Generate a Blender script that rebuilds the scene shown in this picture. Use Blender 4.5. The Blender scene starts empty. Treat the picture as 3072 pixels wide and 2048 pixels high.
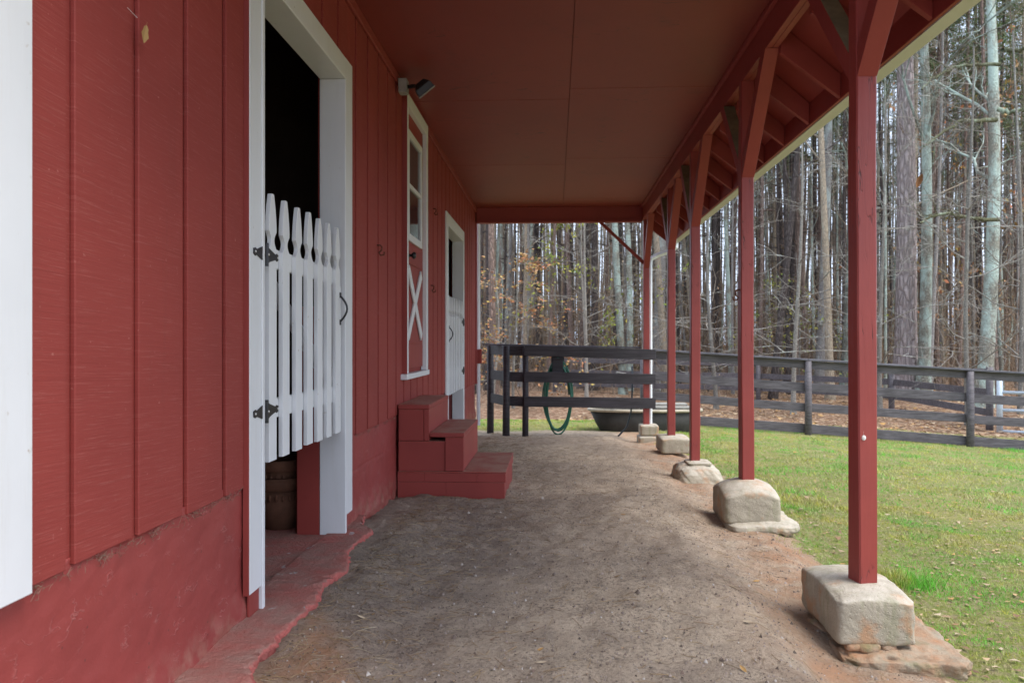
import bpy, bmesh, math, random
import numpy as np
from mathutils import Vector, Matrix
random.seed(7); RNG = np.random.default_rng(11)
R = math.radians
sc = bpy.context.scene
COL = sc.collection

# ------------------------------------------------------------------ camera, sky, sun, exposure
cam_d = bpy.data.cameras.new('camera'); cam = bpy.data.objects.new('camera', cam_d); COL.objects.link(cam)
cam.location = (0, 0, 1.0); cam.rotation_euler = (R(90), 0, R(3.15))
cam_d.sensor_width = 36; cam_d.lens = 36 * 2343 / 3072; cam_d.clip_start = .05; cam_d.clip_end = 600
cam_d.dof.use_dof = True; cam_d.dof.focus_distance = 3.6; cam_d.dof.aperture_fstop = 5.6
sc.camera = cam
world = bpy.data.worlds.new('World'); sc.world = world; world.use_nodes = True
wn = world.node_tree; wn.nodes.clear()
sky = wn.nodes.new('ShaderNodeTexSky'); sky.sky_type = 'NISHITA'; sky.sun_disc = False
SUN_EL, SUN_AZ = R(60), R(120)          # azimuth from +Y towards +X: behind the camera, to the right
sky.sun_elevation = SUN_EL; sky.sun_rotation = SUN_AZ; sky.dust_density = 5; sky.air_density = 1.0; sky.ozone_density = 1
hs = wn.nodes.new('ShaderNodeHueSaturation'); hs.inputs['Saturation'].default_value = .70
bg = wn.nodes.new('ShaderNodeBackground'); bg.inputs['Strength'].default_value = .15
wo = wn.nodes.new('ShaderNodeOutputWorld')
wn.links.new(sky.outputs[0], hs.inputs['Color']); ov = wn.nodes.new('ShaderNodeMix'); ov.data_type = 'RGBA'; ov.inputs[0].default_value = .72       # even overcast veil over the sky
ov.inputs[7].default_value = (4.2, 4.95, 6.3, 1); wn.links.new(hs.outputs[0], ov.inputs[6]); wn.links.new(ov.outputs[2], bg.inputs['Color']); wn.links.new(bg.outputs[0], wo.inputs[0])
sun_d = bpy.data.lights.new('sun', 'SUN'); sun_d.energy = 1.0; sun_d.angle = R(30); sun_d.color = (1, .96, .9)
sun = bpy.data.objects.new('sun', sun_d); COL.objects.link(sun); sun.location = (12, -14, 20)
sdir = Vector((math.sin(SUN_AZ) * math.cos(SUN_EL), math.cos(SUN_AZ) * math.cos(SUN_EL), math.sin(SUN_EL)))
sun.rotation_euler = (-sdir).to_track_quat('-Z', 'Y').to_euler()
vs = sc.view_settings; vs.view_transform = 'Standard'; vs.look = 'None'; vs.gamma = 1; vs.use_curve_mapping = False
vs.exposure = 1.36
sc.render.engine = 'CYCLES'
cy = sc.cycles; cy.use_denoising = True; cy.max_bounces = 7; cy.diffuse_bounces = 4; cy.glossy_bounces = 3
cy.transmission_bounces = 4; cy.transparent_max_bounces = 6; cy.sample_clamp_indirect = 6

# ------------------------------------------------------------------ noise
def vnoise(x, y, seed=0):
    x = np.asarray(x, float); y = np.asarray(y, float)
    xi = np.floor(x).astype(np.int64); yi = np.floor(y).astype(np.int64)
    fx = x - xi; fy = y - yi; fx = fx * fx * (3 - 2 * fx); fy = fy * fy * (3 - 2 * fy)
    def h(a, b):
        n = (a * 374761393 + b * 668265263 + seed * 982451653) & 0xffffffff
        n = ((n ^ (n >> 13)) * 1274126177) & 0xffffffff
        return ((n ^ (n >> 16)) & 0xffff) / 65535.0
    return (h(xi, yi) * (1 - fx) + h(xi + 1, yi) * fx) * (1 - fy) + (h(xi, yi + 1) * (1 - fx) + h(xi + 1, yi + 1) * fx) * fy
def fbm(x, y, sc_=1, oct_=4, seed=0):
    v = 0; a = .5; t = 0
    for k in range(oct_):
        v = v + a * vnoise(np.asarray(x) * sc_, np.asarray(y) * sc_, seed + k); t += a; a *= .5; sc_ *= 2.03
    return v / t - .5
def sst(a, b, x):
    t = np.clip((np.asarray(x, float) - a) / (b - a), 0, 1); return t * t * (3 - 2 * t)

# ------------------------------------------------------------------ materials
class NT:
    def __init__(s, name):
        s.m = bpy.data.materials.new(name); s.m.use_nodes = True; s.t = s.m.node_tree
        s.b = s.t.nodes['Principled BSDF']; s.b.inputs['Specular IOR Level'].default_value = .3
        s.tc = s.t.nodes.new('ShaderNodeTexCoord'); s.geo = s.t.nodes.new('ShaderNodeNewGeometry')
    def n(s, t, **kw):
        n = s.t.nodes.new(t)
        for k, v in kw.items(): setattr(n, k, v)
        return n
    def l(s, a, b): s.t.links.new(a, b)
    def map(s, scale=(1, 1, 1), rot=(0, 0, 0), src=None):
        m = s.n('ShaderNodeMapping'); m.inputs['Scale'].default_value = scale; m.inputs['Rotation'].default_value = rot
        s.l(src or s.tc.outputs['Object'], m.inputs['Vector']); return m.outputs[0]
    def noise(s, scale, detail=4, rough=.55, vec=None, dist=0):
        n = s.n('ShaderNodeTexNoise'); n.inputs['Scale'].default_value = scale; n.inputs['Detail'].default_value = detail
        n.inputs['Roughness'].default_value = rough; n.inputs['Distortion'].default_value = dist
        s.l(vec or s.tc.outputs['Object'], n.inputs['Vector']); return n.outputs['Fac']
    def voro(s, scale, vec=None, feature='F1', out='Distance', rand=1):
        n = s.n('ShaderNodeTexVoronoi'); n.feature = feature; n.inputs['Scale'].default_value = scale
        n.inputs['Randomness'].default_value = rand
        s.l(vec or s.tc.outputs['Object'], n.inputs['Vector']); return n.outputs[out]
    def ramp(s, fac, stops, interp='LINEAR'):
        r = s.n('ShaderNodeValToRGB'); r.color_ramp.interpolation = interp
        e = r.color_ramp.elements
        while len(e) < len(stops): e.new(.5)
        for q, (p, c) in zip(e, stops):
            q.position = p; q.color = (c, c, c, 1) if isinstance(c, (int, float)) else (*c, 1)
        s.l(fac, r.inputs[0]); return r.outputs[0]
    def mix(s, fac, a, b, mode='MIX'):
        m = s.n('ShaderNodeMix', data_type='RGBA', blend_type=mode)
        for v, i in ((fac, 0), (a, 6), (b, 7)):
            if hasattr(v, 'is_linked'): s.l(v, m.inputs[i])
            elif i == 0: m.inputs[0].default_value = v
            else: m.inputs[i].default_value = (*v, 1)
        return m.outputs[2]
    def math(s, op, a, b=0, c=0):
        m = s.n('ShaderNodeMath', operation=op)
        for v, i in ((a, 0), (b, 1), (c, 2)):
            if hasattr(v, 'is_linked'): s.l(v, m.inputs[i])
            else: m.inputs[i].default_value = v
        return m.outputs[0]
    def bump(s, h, strength=.5, dist=.01, prev=None):
        b = s.n('ShaderNodeBump'); b.inputs['Strength'].default_value = strength; b.inputs['Distance'].default_value = dist
        s.l(h, b.inputs['Height'])
        if prev: s.l(prev, b.inputs['Normal'])
        return b.outputs[0]
    def attr(s, name):
        a = s.n('ShaderNodeAttribute'); a.attribute_name = name; return a.outputs['Fac']
    def island(s): return s.geo.outputs['Random Per Island']
    def done(s, col=None, rough=.7, nrm=None, spec=None):
        if col is not None:
            if hasattr(col, 'is_linked'): s.l(col, s.b.inputs['Base Color'])
            else: s.b.inputs['Base Color'].default_value = (*col, 1)
        if hasattr(rough, 'is_linked'): s.l(rough, s.b.inputs['Roughness'])
        else: s.b.inputs['Roughness'].default_value = rough
        if nrm: s.l(nrm, s.b.inputs['Normal'])
        if spec is not None: s.b.inputs['Specular IOR Level'].default_value = spec
        return s.m
M = {}
RED = (.29, .049, .039); RED2 = (.235, .039, .032); RED3 = (.42, .085, .066)
def m_siding():
    s = NT('red_siding'); P = s.geo.outputs['Position']
    rot = s.map((1, 1, 1), (R(2.2), 0, 0), P)
    lines = s.noise(1, 3, .7, s.map((2, 9, 340), (0, 0, 0), rot))
    lines2 = s.noise(1, 2, .5, s.map((2, 2.2, 90), (0, 0, 0), rot))
    big = s.noise(1.3, 4, .6, P)
    c = s.mix(s.ramp(big, [(.3, 0), (.75, 1)]), RED, RED2)
    c = s.mix(s.ramp(lines, [(.55, 0), (.73, .34)]), c, (.46, .18, .15))
    c = s.mix(s.ramp(lines2, [(.3, .08), (.5, 0)]), c, (.20, .028, .024))
    c = s.mix(s.ramp(s.noise(1, 4, .7, s.map((3, 26, 1.2), (0, 0, 0), P)), [(.56, 0), (.75, .22)]), c, (.20, .05, .04))
    sp = s.noise(70, 2, .5, P); c = s.mix(s.ramp(sp, [(.72, 0), (.8, .5)]), c, (.5, .22, .18))
    h = s.math('ADD', s.math('MULTIPLY', lines, .6), s.math('MULTIPLY', lines2, .8))
    return s.done(c, .68, s.bump(h, .5, .003), .25)
M['siding'] = m_siding()
def m_redpaint(name, base=RED, dark=RED2, axis=(30, 30, 3), rough=.55, dust=.0):
    s = NT(name); P = s.geo.outputs['Position']
    g = s.noise(1, 5, .6, s.map(axis, (0, 0, 0), P)); big = s.noise(2.1, 4, .6, P)
    c = s.mix(s.ramp(big, [(.3, 0), (.72, 1)]), base, dark)
    c = s.mix(s.ramp(g, [(.55, 0), (.75, .28)]), c, (.2, .03, .026))
    if dust:
        sn = s.n('ShaderNodeSeparateXYZ'); s.l(s.geo.outputs['Normal'], sn.inputs[0])
        up = s.math('MULTIPLY', s.ramp(sn.outputs[2], [(.6, 0), (.9, 1)]), s.ramp(s.noise(6, 5, .65, P), [(.32, .15), (.6, 1)]))
        c = s.mix(s.math('MULTIPLY', up, dust), c, (.36, .24, .18))
    return s.done(c, rough, s.bump(g, .35, .004), .35)
M['red'] = m_redpaint('red_timber_paint')
M['redh'] = m_redpaint('red_timber_paint_horizontal', axis=(30, 3, 30))
M['redstep'] = m_redpaint('red_step_paint', axis=(8, 8, 8), dust=.75)
def m_post():
    s = NT('red_post_paint'); O = s.tc.outputs['Object']
    g = s.noise(1, 5, .6, s.map((45, 45, 3), (0, 0, 0), O)); big = s.noise(2.5, 4, .6, O)
    w = s.noise(1.0, 3, .5, s.map((16, 16, 1.1), (0, 0, 0), O), 1.5)
    crack = s.ramp(s.math('ABSOLUTE', s.math('SUBTRACT', w, .5)), [(.0, 1), (.006, 0)])
    crack = s.math('MULTIPLY', crack, s.ramp(s.noise(2.2, 2, .5, O), [(.52, 0), (.58, 1)]))
    c = s.mix(s.ramp(big, [(.3, 0), (.72, 1)]), RED, RED2)
    c = s.mix(crack, c, (.07, .015, .013))
    h = s.math('SUBTRACT', s.math('MULTIPLY', g, .5), s.math('MULTIPLY', crack, 1.2))
    return s.done(c, .45, s.bump(h, .5, .006), .4)
M['post'] = m_post()
def m_ceiling():
    s = NT('red_plywood'); P = s.geo.outputs['Position']
    g = s.noise(1, 4, .6, s.map((160, 5, 4), (0, 0, 0), P)); big = s.noise(.9, 5, .65, P)
    c = s.mix(s.ramp(big, [(.3, 0), (.75, 1)]), (.235, .037, .026), (.185, .029, .021))
    st = s.noise(3.5, 4, .7, P); c = s.mix(s.ramp(st, [(.60, 0), (.72, .5)]), c, (.14, .028, .02))
    ck = s.ramp(s.math('ABSOLUTE', s.math('SUBTRACT', s.noise(1, 4, .6, s.map((.55, 1.6, 1), (0, 0, 0), P), .6), .5)), [(0, 1), (.004, 0)])
    c = s.mix(s.math('MULTIPLY', ck, s.ramp(s.noise(1.7, 2, .5, P), [(.56, 0), (.62, .8)])), c, (.05, .012, .01))
    c = s.mix(s.ramp(s.voro(5.5, P), [(.022, .8), (.034, 0)]), c, (.10, .03, .02))
    return s.done(c, .5, s.bump(g, .12, .003), .4)
M['ceiling'] = m_ceiling()
def m_found():
    s = NT('parged_red_foundation'); P = s.geo.outputs['Position']
    w = s.noise(3, 2, .5, P); 
    v = s.n('ShaderNodeVectorMath', operation='ADD'); s.l(P, v.inputs[0])
    k = s.n('ShaderNodeVectorMath', operation='SCALE'); k.inputs['Scale'].default_value = .06
    nn = s.n('ShaderNodeTexNoise'); nn.inputs['Scale'].default_value = 5; nn.inputs['Detail'].default_value = 3; s.l(P, nn.inputs['Vector'])
    s.l(nn.outputs['Color'], k.inputs[0]); s.l(k.outputs[0], v.inputs[1])
    strokes = s.noise(1, 3, .6, s.map((6, 9, 20), (R(38), 0, 0), v.outputs[0]))
    ridge = s.ramp(s.math('ABSOLUTE', s.math('SUBTRACT', strokes, .5)), [(0, 1), (.02, 0)])
    ridge = s.math('MULTIPLY', ridge, s.ramp(s.noise(9, 3, .6, P), [(.50, 0), (.64, 1)]))
    big = s.noise(2, 4, .6, P)
    c = s.mix(s.ramp(big, [(.3, 0), (.7, 1)]), (.305, .054, .047), (.25, .044, .039))
    c = s.mix(s.math('MULTIPLY', ridge, .4), c, (.50, .22, .19))
    c = s.mix(s.ramp(s.noise(1, 5, .7, s.map((4, 5, 5), (0, 0, 0), P)), [(.54, 0), (.72, .45)]), c, (.20, .038, .034))
    c = s.mix(s.ramp(s.voro(16, P), [(.05, .8), (.08, 0)]), c, (.12, .04, .034))
    sx = s.n('ShaderNodeSeparateXYZ'); s.l(P, sx.inputs[0])
    low = s.math('MULTIPLY', s.ramp(s.math('ADD', sx.outputs[2], s.math('MULTIPLY', s.noise(9, 4, .6, P), .2)), [(.02, 1), (.12, 0)]), s.ramp(s.noise(14, 4, .7, P), [(.42, 0), (.62, .5)]))
    c = s.mix(low, c, (.34, .18, .13))
    fine = s.noise(60, 4, .7, P)
    h = s.math('ADD', s.math('ADD', s.math('MULTIPLY', strokes, .5), s.math('MULTIPLY', ridge, .5)), s.math('MULTIPLY', fine, .18))
    return s.done(c, .5, s.bump(h, .45, .008), .4)
M['found'] = m_found()
def m_slab():
    s = NT('red_stained_slab'); P = s.geo.outputs['Position']
    c = s.mix(s.ramp(s.noise(5, 5, .65, P), [(.3, 0), (.62, 1)]), (.40, .12, .10), (.33, .19, .155))
    c = s.mix(s.ramp(s.noise(11, 3, .6, P), [(.66, 0), (.7, .8)]), c, (.46, .43, .42))
    sn = s.n('ShaderNodeSeparateXYZ'); s.l(s.geo.outputs['Normal'], sn.inputs[0])
    c = s.mix(s.ramp(sn.outputs[2], [(.55, .8), (.9, 0)]), c, (.44, .11, .095))
    c = s.mix(s.ramp(s.noise(40, 4, .7, P), [(.6, 0), (.75, .6)]), c, (.22, .08, .07))
    h = s.noise(45, 5, .7, P)
    return s.done(c, .85, s.bump(h, .9, .016), .2)
M['slab'] = m_slab()
def m_white(name, col=(.68, .69, .70), dirt=.5, axis=(40, 40, 3)):
    s = NT(name); P = s.geo.outputs['Position']
    g = s.noise(1, 4, .6, s.map(axis, (0, 0, 0), P)); big = s.noise(4, 4, .6, P)
    c = s.mix(s.ramp(big, [(.35, 0), (.8, .5)]), col, tuple(v * .9 for v in col))
    sp = s.noise(30, 3, .6, P); c = s.mix(s.ramp(sp, [(.68, 0), (.75, dirt)]), c, (.42, .36, .28))
    c = s.mix(s.ramp(s.noise(1, 4, .7, s.map((20, 20, 2.2), (0, 0, 0), P)), [(.54, 0), (.75, .28 * dirt)]), c, (.45, .40, .33))
    c = s.mix(s.ramp(s.voro(9, P), [(.035, .7), (.05, 0)]), c, (.38, .28, .2))
    return s.done(c, .42, s.bump(g, .25, .003), .4)
M['white'] = m_white('white_trim_paint'); M['picket'] = m_white('white_picket_paint', (.70, .71, .72), .35)
M['cream'] = m_white('cream_gutter_enamel', (.62, .62, .59), .6, (5, 2, 5))
def plain(name, col, rough=.6, spec=.3, var=.25, scale=12, metal=0, bump=.15):
    s = NT(name); O = s.tc.outputs['Object']
    n = s.noise(scale, 5, .65)
    c = s.mix(s.ramp(n, [(.3, 0), (.72, 1)]), tuple(v * (1 + var) for v in col), tuple(v * (1 - var) for v in col))
    s.b.inputs['Metallic'].default_value = metal
    return s.done(c, rough, s.bump(n, bump, .004), spec)
M['black'] = plain('black_iron', (.012, .012, .013), .4, .5, .3, 30)
M['steel'] = plain('galvanised_steel', (.50, .56, .62), .4, .5, .15, 20, .1)
M['screw'] = plain('screw_head', (.6, .6, .58), .3, .5, .1, 20, .8)
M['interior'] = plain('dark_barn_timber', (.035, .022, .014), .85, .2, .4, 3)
M['terracotta'] = plain('terracotta', (.14, .065, .04), .85, .2, .3, 9)
M['boxgrey'] = plain('grey_box_metal', (.30, .29, .27), .55, .4, .2, 20)
M['hose'] = plain('green_hose', (.014, .12, .07), .4, .5, .25, 8)
M['bluehose'] = plain('dark_blue_hose', (.012, .03, .045), .4, .5, .25, 8)
M['tub'] = plain('black_cast_iron', (.045, .043, .038), .65, .3, .4, 6)
M['tubrim'] = plain('worn_enamel', (.42, .37, .28), .45, .4, .3, 12)
M['rust'] = plain('rusty_hook', (.10, .035, .02), .8, .3, .4, 40)
M['olive'] = plain('bare_timber', (.16, .13, .075), .8, .2, .3, 9)
M['greywood'] = plain('weathered_board', (.30, .29, .26), .8, .2, .25, 14)
M['curtain'] = plain('door_curtain', (.12, .08, .06), .9, .1, .3, 10)
M['roof'] = plain('roof_shingle', (.09, .085, .08), .9, .1, .3, 5)
M['soil'] = plain('dark_void', (.03, .02, .015), .95, .1, .3, 8)
M['cobweb'] = plain('pale_cocoon', (.7, .68, .62), .8, .2, .2, 40)
def m_glass():
    s = NT('window_glass'); s.b.inputs['Base Color'].default_value = (.04, .04, .042, 1)
    s.b.inputs['Roughness'].default_value = .06; s.b.inputs['Specular IOR Level'].default_value = .6
    s.b.inputs['Transmission Weight'].default_value = .35; return s.m
M['glass'] = m_glass()
def m_lens():
    s = NT('lamp_glass'); return s.done((.35, .37, .38), .15, None, .8)
M['lens'] = m_lens()
def m_fence(name, base, hi):
    s = NT(name); O = s.geo.outputs['Position']
    g = s.noise(1, 5, .65, s.map((2.2, 30, 34), (0, 0, 0), O)); big = s.noise(2.5, 4, .6, O)
    c = s.mix(s.ramp(g, [(.35, 0), (.7, 1)]), base, hi); c = s.mix(s.ramp(big, [(.45, 0), (.75, .5)]), c, tuple(v * .6 for v in base))
    return s.done(c, .6, s.bump(g, .35, .004), .35)
M['fence'] = m_fence('dark_stained_fence', (.030, .026, .029), (.07, .063, .072))
M['fence2'] = m_fence('faded_brown_fence', (.075, .066, .070), (.17, .152, .162))
M['fencecap'] = m_fence('fence_cap', (.07, .067, .077), (.19, .18, .205))
def m_concrete():
    s = NT('footing_concrete'); P = s.geo.outputs['Position']
    c = s.mix(s.ramp(s.noise(7, 6, .7, P), [(.32, 0), (.66, 1)]), (.44, .385, .295), (.33, .29, .22))
    streak = s.noise(1, 5, .65, s.map((22, 22, 3), (0, 0, 0), P)); c = s.mix(s.ramp(streak, [(.50, 0), (.66, .6)]), c, (.27, .265, .16))
    c = s.mix(s.ramp(s.noise(6, 5, .65, P), [(.52, 0), (.64, .75)]), c, (.45, .245, .125))
    sn = s.n('ShaderNodeSeparateXYZ'); s.l(s.geo.outputs['Normal'], sn.inputs[0])
    c = s.mix(s.math('MULTIPLY', s.ramp(sn.outputs[2], [(.4, 0), (.85, .75)]), s.ramp(s.noise(11, 5, .65, P), [(.36, .2), (.6, 1)])), c, (.56, .51, .43))
    c = s.mix(s.ramp(s.noise(26, 5, .7, P), [(.63, 0), (.73, .45)]), c, (.16, .14, .105))
    c = s.mix(s.ramp(s.voro(75, P), [(.08, .7), (.15, 0)]), c, (.14, .12, .09))
    h = s.math('ADD', s.math('ADD', s.noise(70, 6, .75, P), s.math('MULTIPLY', s.noise(16, 5, .65, P), 1.6)), s.math('MULTIPLY', s.ramp(s.voro(60, P), [(.05, 0), (.25, 1)]), .6))
    return s.done(c, .9, s.bump(h, .6, .009), .2)
M['concrete'] = m_concrete()
def m_clayslab():
    s = NT('clay_stained_concrete'); P = s.geo.outputs['Position']
    c = s.mix(s.ramp(s.noise(9, 5, .65, P), [(.35, 0), (.65, 1)]), (.42, .23, .13), (.36, .31, .23))
    c = s.mix(s.ramp(s.noise(6, 4, .6, P), [(.55, 0), (.7, .7)]), c, (.17, .18, .08))
    h = s.noise(40, 6, .75, P); return s.done(c, .9, s.bump(h, .9, .015), .2)
M['clayslab'] = m_clayslab()
def m_ground():
    s = NT('ground'); P = s.geo.outputs['Position']
    # dirt
    d = s.mix(s.ramp(s.noise(1.3, 6, .7, P), [(.36, 0), (.62, 1)]), (.60, .475, .35), (.46, .365, .27))
    d = s.mix(s.math('MULTIPLY', s.attr('debris'), s.ramp(s.noise(8, 5, .7, P), [(.3, .35), (.6, 1)])), d, (.29, .23, .185))
    d = s.mix(s.ramp(s.noise(6, 6, .75, P), [(.50, 0), (.68, .6)]), d, (.27, .215, .17))
    patch = s.ramp(s.noise(2.7, 4, .6, P), [(.35, .25), (.65, 1)])
    d = s.mix(s.math('MULTIPLY', patch, s.ramp(s.noise(55, 5, .8, P), [(.50, 0), (.60, .8)])), d, (.12, .096, .078))
    d = s.mix(s.math('MULTIPLY', patch, s.ramp(s.voro(80, P), [(.10, .7), (.19, 0)])), d, (.40, .32, .26))
    d = s.mix(s.ramp(s.noise(230, 2, .6, P), [(.66, 0), (.73, .8)]), d, (.55, .48, .42))
    clayc = s.mix(s.ramp(s.noise(7, 5, .65, P), [(.3, 0), (.7, 1)]), (.50, .27, .15), (.38, .225, .14))
    clay = s.math('MULTIPLY', s.attr('clay'), s.ramp(s.noise(4, 6, .7, P), [(.38, .05), (.62, .9)]))
    d = s.mix(clay, d, clayc)
    # lawn soil / thatch / moss
    g = s.mix(s.ramp(s.noise(1.1, 5, .65, P), [(.35, 0), (.65, 1)]), (.14, .24, .04), (.30, .30, .07))
    g = s.mix(s.ramp(s.noise(26, 5, .7, P), [(.40, 0), (.62, .9)]), g, (.36, .29, .17))
    g = s.mix(s.ramp(s.noise(60, 4, .7, P), [(.5, 0), (.7, .6)]), g, (.06, .10, .02))
    # leaf litter
    vc = s.n('ShaderNodeTexVoronoi'); vc.inputs['Scale'].default_value = 14; s.l(P, vc.inputs['Vector'])
    lf = s.ramp(s.math('FRACT', s.math('MULTIPLY', s.n('ShaderNodeSeparateColor').outputs[0], 1)), [(0, 0), (1, 1)])
    sep = s.n('ShaderNodeSeparateColor'); s.l(vc.outputs['Color'], sep.inputs[0])
    lf = s.ramp(sep.outputs[0], [(0, (.12, .06, .035)), (.35, (.25, .15, .095)), (.6, (.33, .205, .13)), (.85, (.40, .27, .18)), (1, (.47, .36, .25))])
    lf = s.mix(s.ramp(s.noise(.8, 4, .6, P), [(.45, 0), (.7, .5)]), lf, (.10, .07, .045))
    wob = s.math('MULTIPLY', s.math('SUBTRACT', s.noise(11, 5, .7, P), .5), 1.1)
    lm = s.ramp(s.math('ADD', s.attr('lawn'), wob), [(.42, 0), (.58, 1)])
    tm = s.ramp(s.math('ADD', s.attr('litter'), wob), [(.40, 0), (.60, 1)])
    c = s.mix(lm, d, g); c = s.mix(tm, c, lf)
    h = s.math('ADD', s.math('MULTIPLY', s.noise(38, 6, .75, P), 1.0), s.math('MULTIPLY', s.noise(180, 3, .7, P), .5))
    return s.done(c, .95, s.bump(h, .9, .028), .12)
M['ground'] = m_ground()
def m_grass():
    s = NT('grass_blades'); P = s.geo.outputs['Position']
    big = s.noise(.9, 5, .65, P)
    c = s.mix(s.ramp(big, [(.43, 0), (.55, 1)]), (.12, .38, .04), (.42, .41, .09))
    c = s.mix(s.ramp(s.noise(2.6, 5, .7, P), [(.45, 0), (.56, .9)]), c, (.50, .45, .24))
    c = s.mix(s.ramp(s.noise(4.3, 4, .65, P), [(.50, 0), (.57, .85)]), c, (.46, .44, .05))
    c = s.mix(s.ramp(s.noise(1.7, 3, .6, P), [(.50, 0), (.57, .95)]), c, (.10, .46, .03))
    c = s.mix(s.ramp(s.island(), [(.55, 0), (1, .7)]), c, (.45, .39, .22))
    s.b.inputs['Subsurface Weight'].default_value = 0
    return s.done(c, .7, None, .2)
M['grass'] = m_grass()
def m_leaves(name, cols):
    s = NT(name); c = s.ramp(s.island(), [(i / max(1, len(cols) - 1), q) for i, q in enumerate(cols)])
    return s.done(c, .75, None, .2)
M['leaf'] = m_leaves('fallen_leaves', [(.15, .09, .055), (.27, .17, .10), (.38, .27, .17), (.45, .36, .25), (.46, .26, .09), (.20, .13, .095)])
M['tanleaf'] = m_leaves('tan_leaf', [(.34, .20, .075), (.38, .23, .09)])
M['brownleaf'] = m_leaves('brown_leaf', [(.22, .11, .05), (.26, .13, .055)])
M['orangeleaf'] = m_leaves('orange_leaves', [(.40, .15, .075), (.46, .23, .11), (.45, .29, .16), (.38, .29, .07), (.34, .13, .075)])
M['greenleaf'] = m_leaves('yellow_green_leaves', [(.16, .22, .04), (.26, .30, .06), (.40, .34, .07), (.12, .18, .05)])
M['needle'] = m_leaves('pine_needles', [(.05, .085, .03), (.08, .13, .045), (.11, .15, .055), (.20, .16, .07)])
M['straw'] = m_leaves('pine_straw', [(.30, .19, .09), (.42, .31, .18), (.24, .14, .07), (.50, .42, .30)])
def m_bark(name, a, b, lich=None, amt=.5, scale=(18, 18, 4), depth=.03):
    s = NT(name); O = s.tc.outputs['Object']
    v = s.voro(1, s.map(scale, (0, 0, 0), O), 'DISTANCE_TO_EDGE'); n = s.noise(3, 5, .65, O)
    oi = s.n('ShaderNodeObjectInfo')
    c = s.mix(s.ramp(v, [(0, 0), (.22, 1)]), tuple(q * .42 for q in a), a)
    c = s.mix(s.ramp(n, [(.35, 0), (.7, .9)]), c, b)
    if lich:
        ln = s.noise(2.2, 6, .7, s.map((1, 1, .45), (0, 0, 0), O)); c = s.mix(s.ramp(ln, [(.62 - amt * .3, 0), (.70 - amt * .22, .85)]), c, lich)
    hv = s.n('ShaderNodeHueSaturation'); s.l(c, hv.inputs['Color'])
    s.l(s.math('ADD', s.math('MULTIPLY', oi.outputs['Random'], .6), .74), hv.inputs['Value'])
    return s.done(hv.outputs[0], .9, s.bump(s.ramp(v, [(0, 0), (.3, 1)]), .9, depth), .15)
M['pinebark'] = m_bark('pine_bark', (.28, .20, .165), (.19, .14, .115), (.28, .31, .25), .12)
M['bigpine'] = m_bark('big_pine_bark', (.46, .385, .365), (.36, .30, .285), (.33, .34, .30), .1, (10, 10, 2.6), .05)
M['darkbark'] = m_bark('dark_bark', (.12, .098, .09), (.075, .062, .057))
M['lichbark'] = m_bark('lichen_bark', (.30, .285, .235), (.22, .21, .165), (.42, .52, .46), .62, (30, 30, 10), .012)
M['mossbark'] = m_bark('mossy_bark', (.17, .16, .10), (.11, .12, .06), (.30, .36, .27), .35, (30, 30, 12), .01)
M['greybark'] = m_bark('grey_bark', (.32, .30, .285), (.24, .22, .20), (.40, .45, .42), .3, (34, 34, 12), .01)
M['tanbark'] = m_bark('tan_bark', (.38, .31, .225), (.30, .25, .19), (.34, .34, .27), .2, (28, 28, 6), .01)
M['twig'] = m_bark('pale_twig_bark', (.30, .28, .25), (.20, .18, .15), (.40, .42, .38), .25, (30, 30, 20), .002)
def m_island_wood(name, cols):
    s = NT(name); c = s.ramp(s.island(), [(i / (len(cols) - 1), q) for i, q in enumerate(cols)])
    n = s.noise(1, 4, .7, s.map((14, 14, 2.5), (0, 0, 0), s.geo.outputs['Position']))
    c = s.mix(s.ramp(n, [(.35, .55), (.6, 0)]), c, (.045, .035, .03))
    return s.done(c, .9, None, .1)
M['farwood'] = m_island_wood('far_trunks', [(.09, .072, .06), (.24, .185, .14), (.33, .29, .23), (.17, .135, .11), (.38, .40, .34), (.28, .20, .14), (.07, .058, .052)])
M['brush'] = m_island_wood('brush_twigs', [(.20, .135, .085), (.30, .21, .14), (.38, .32, .25), (.15, .105, .075), (.34, .22, .135)])

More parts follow.
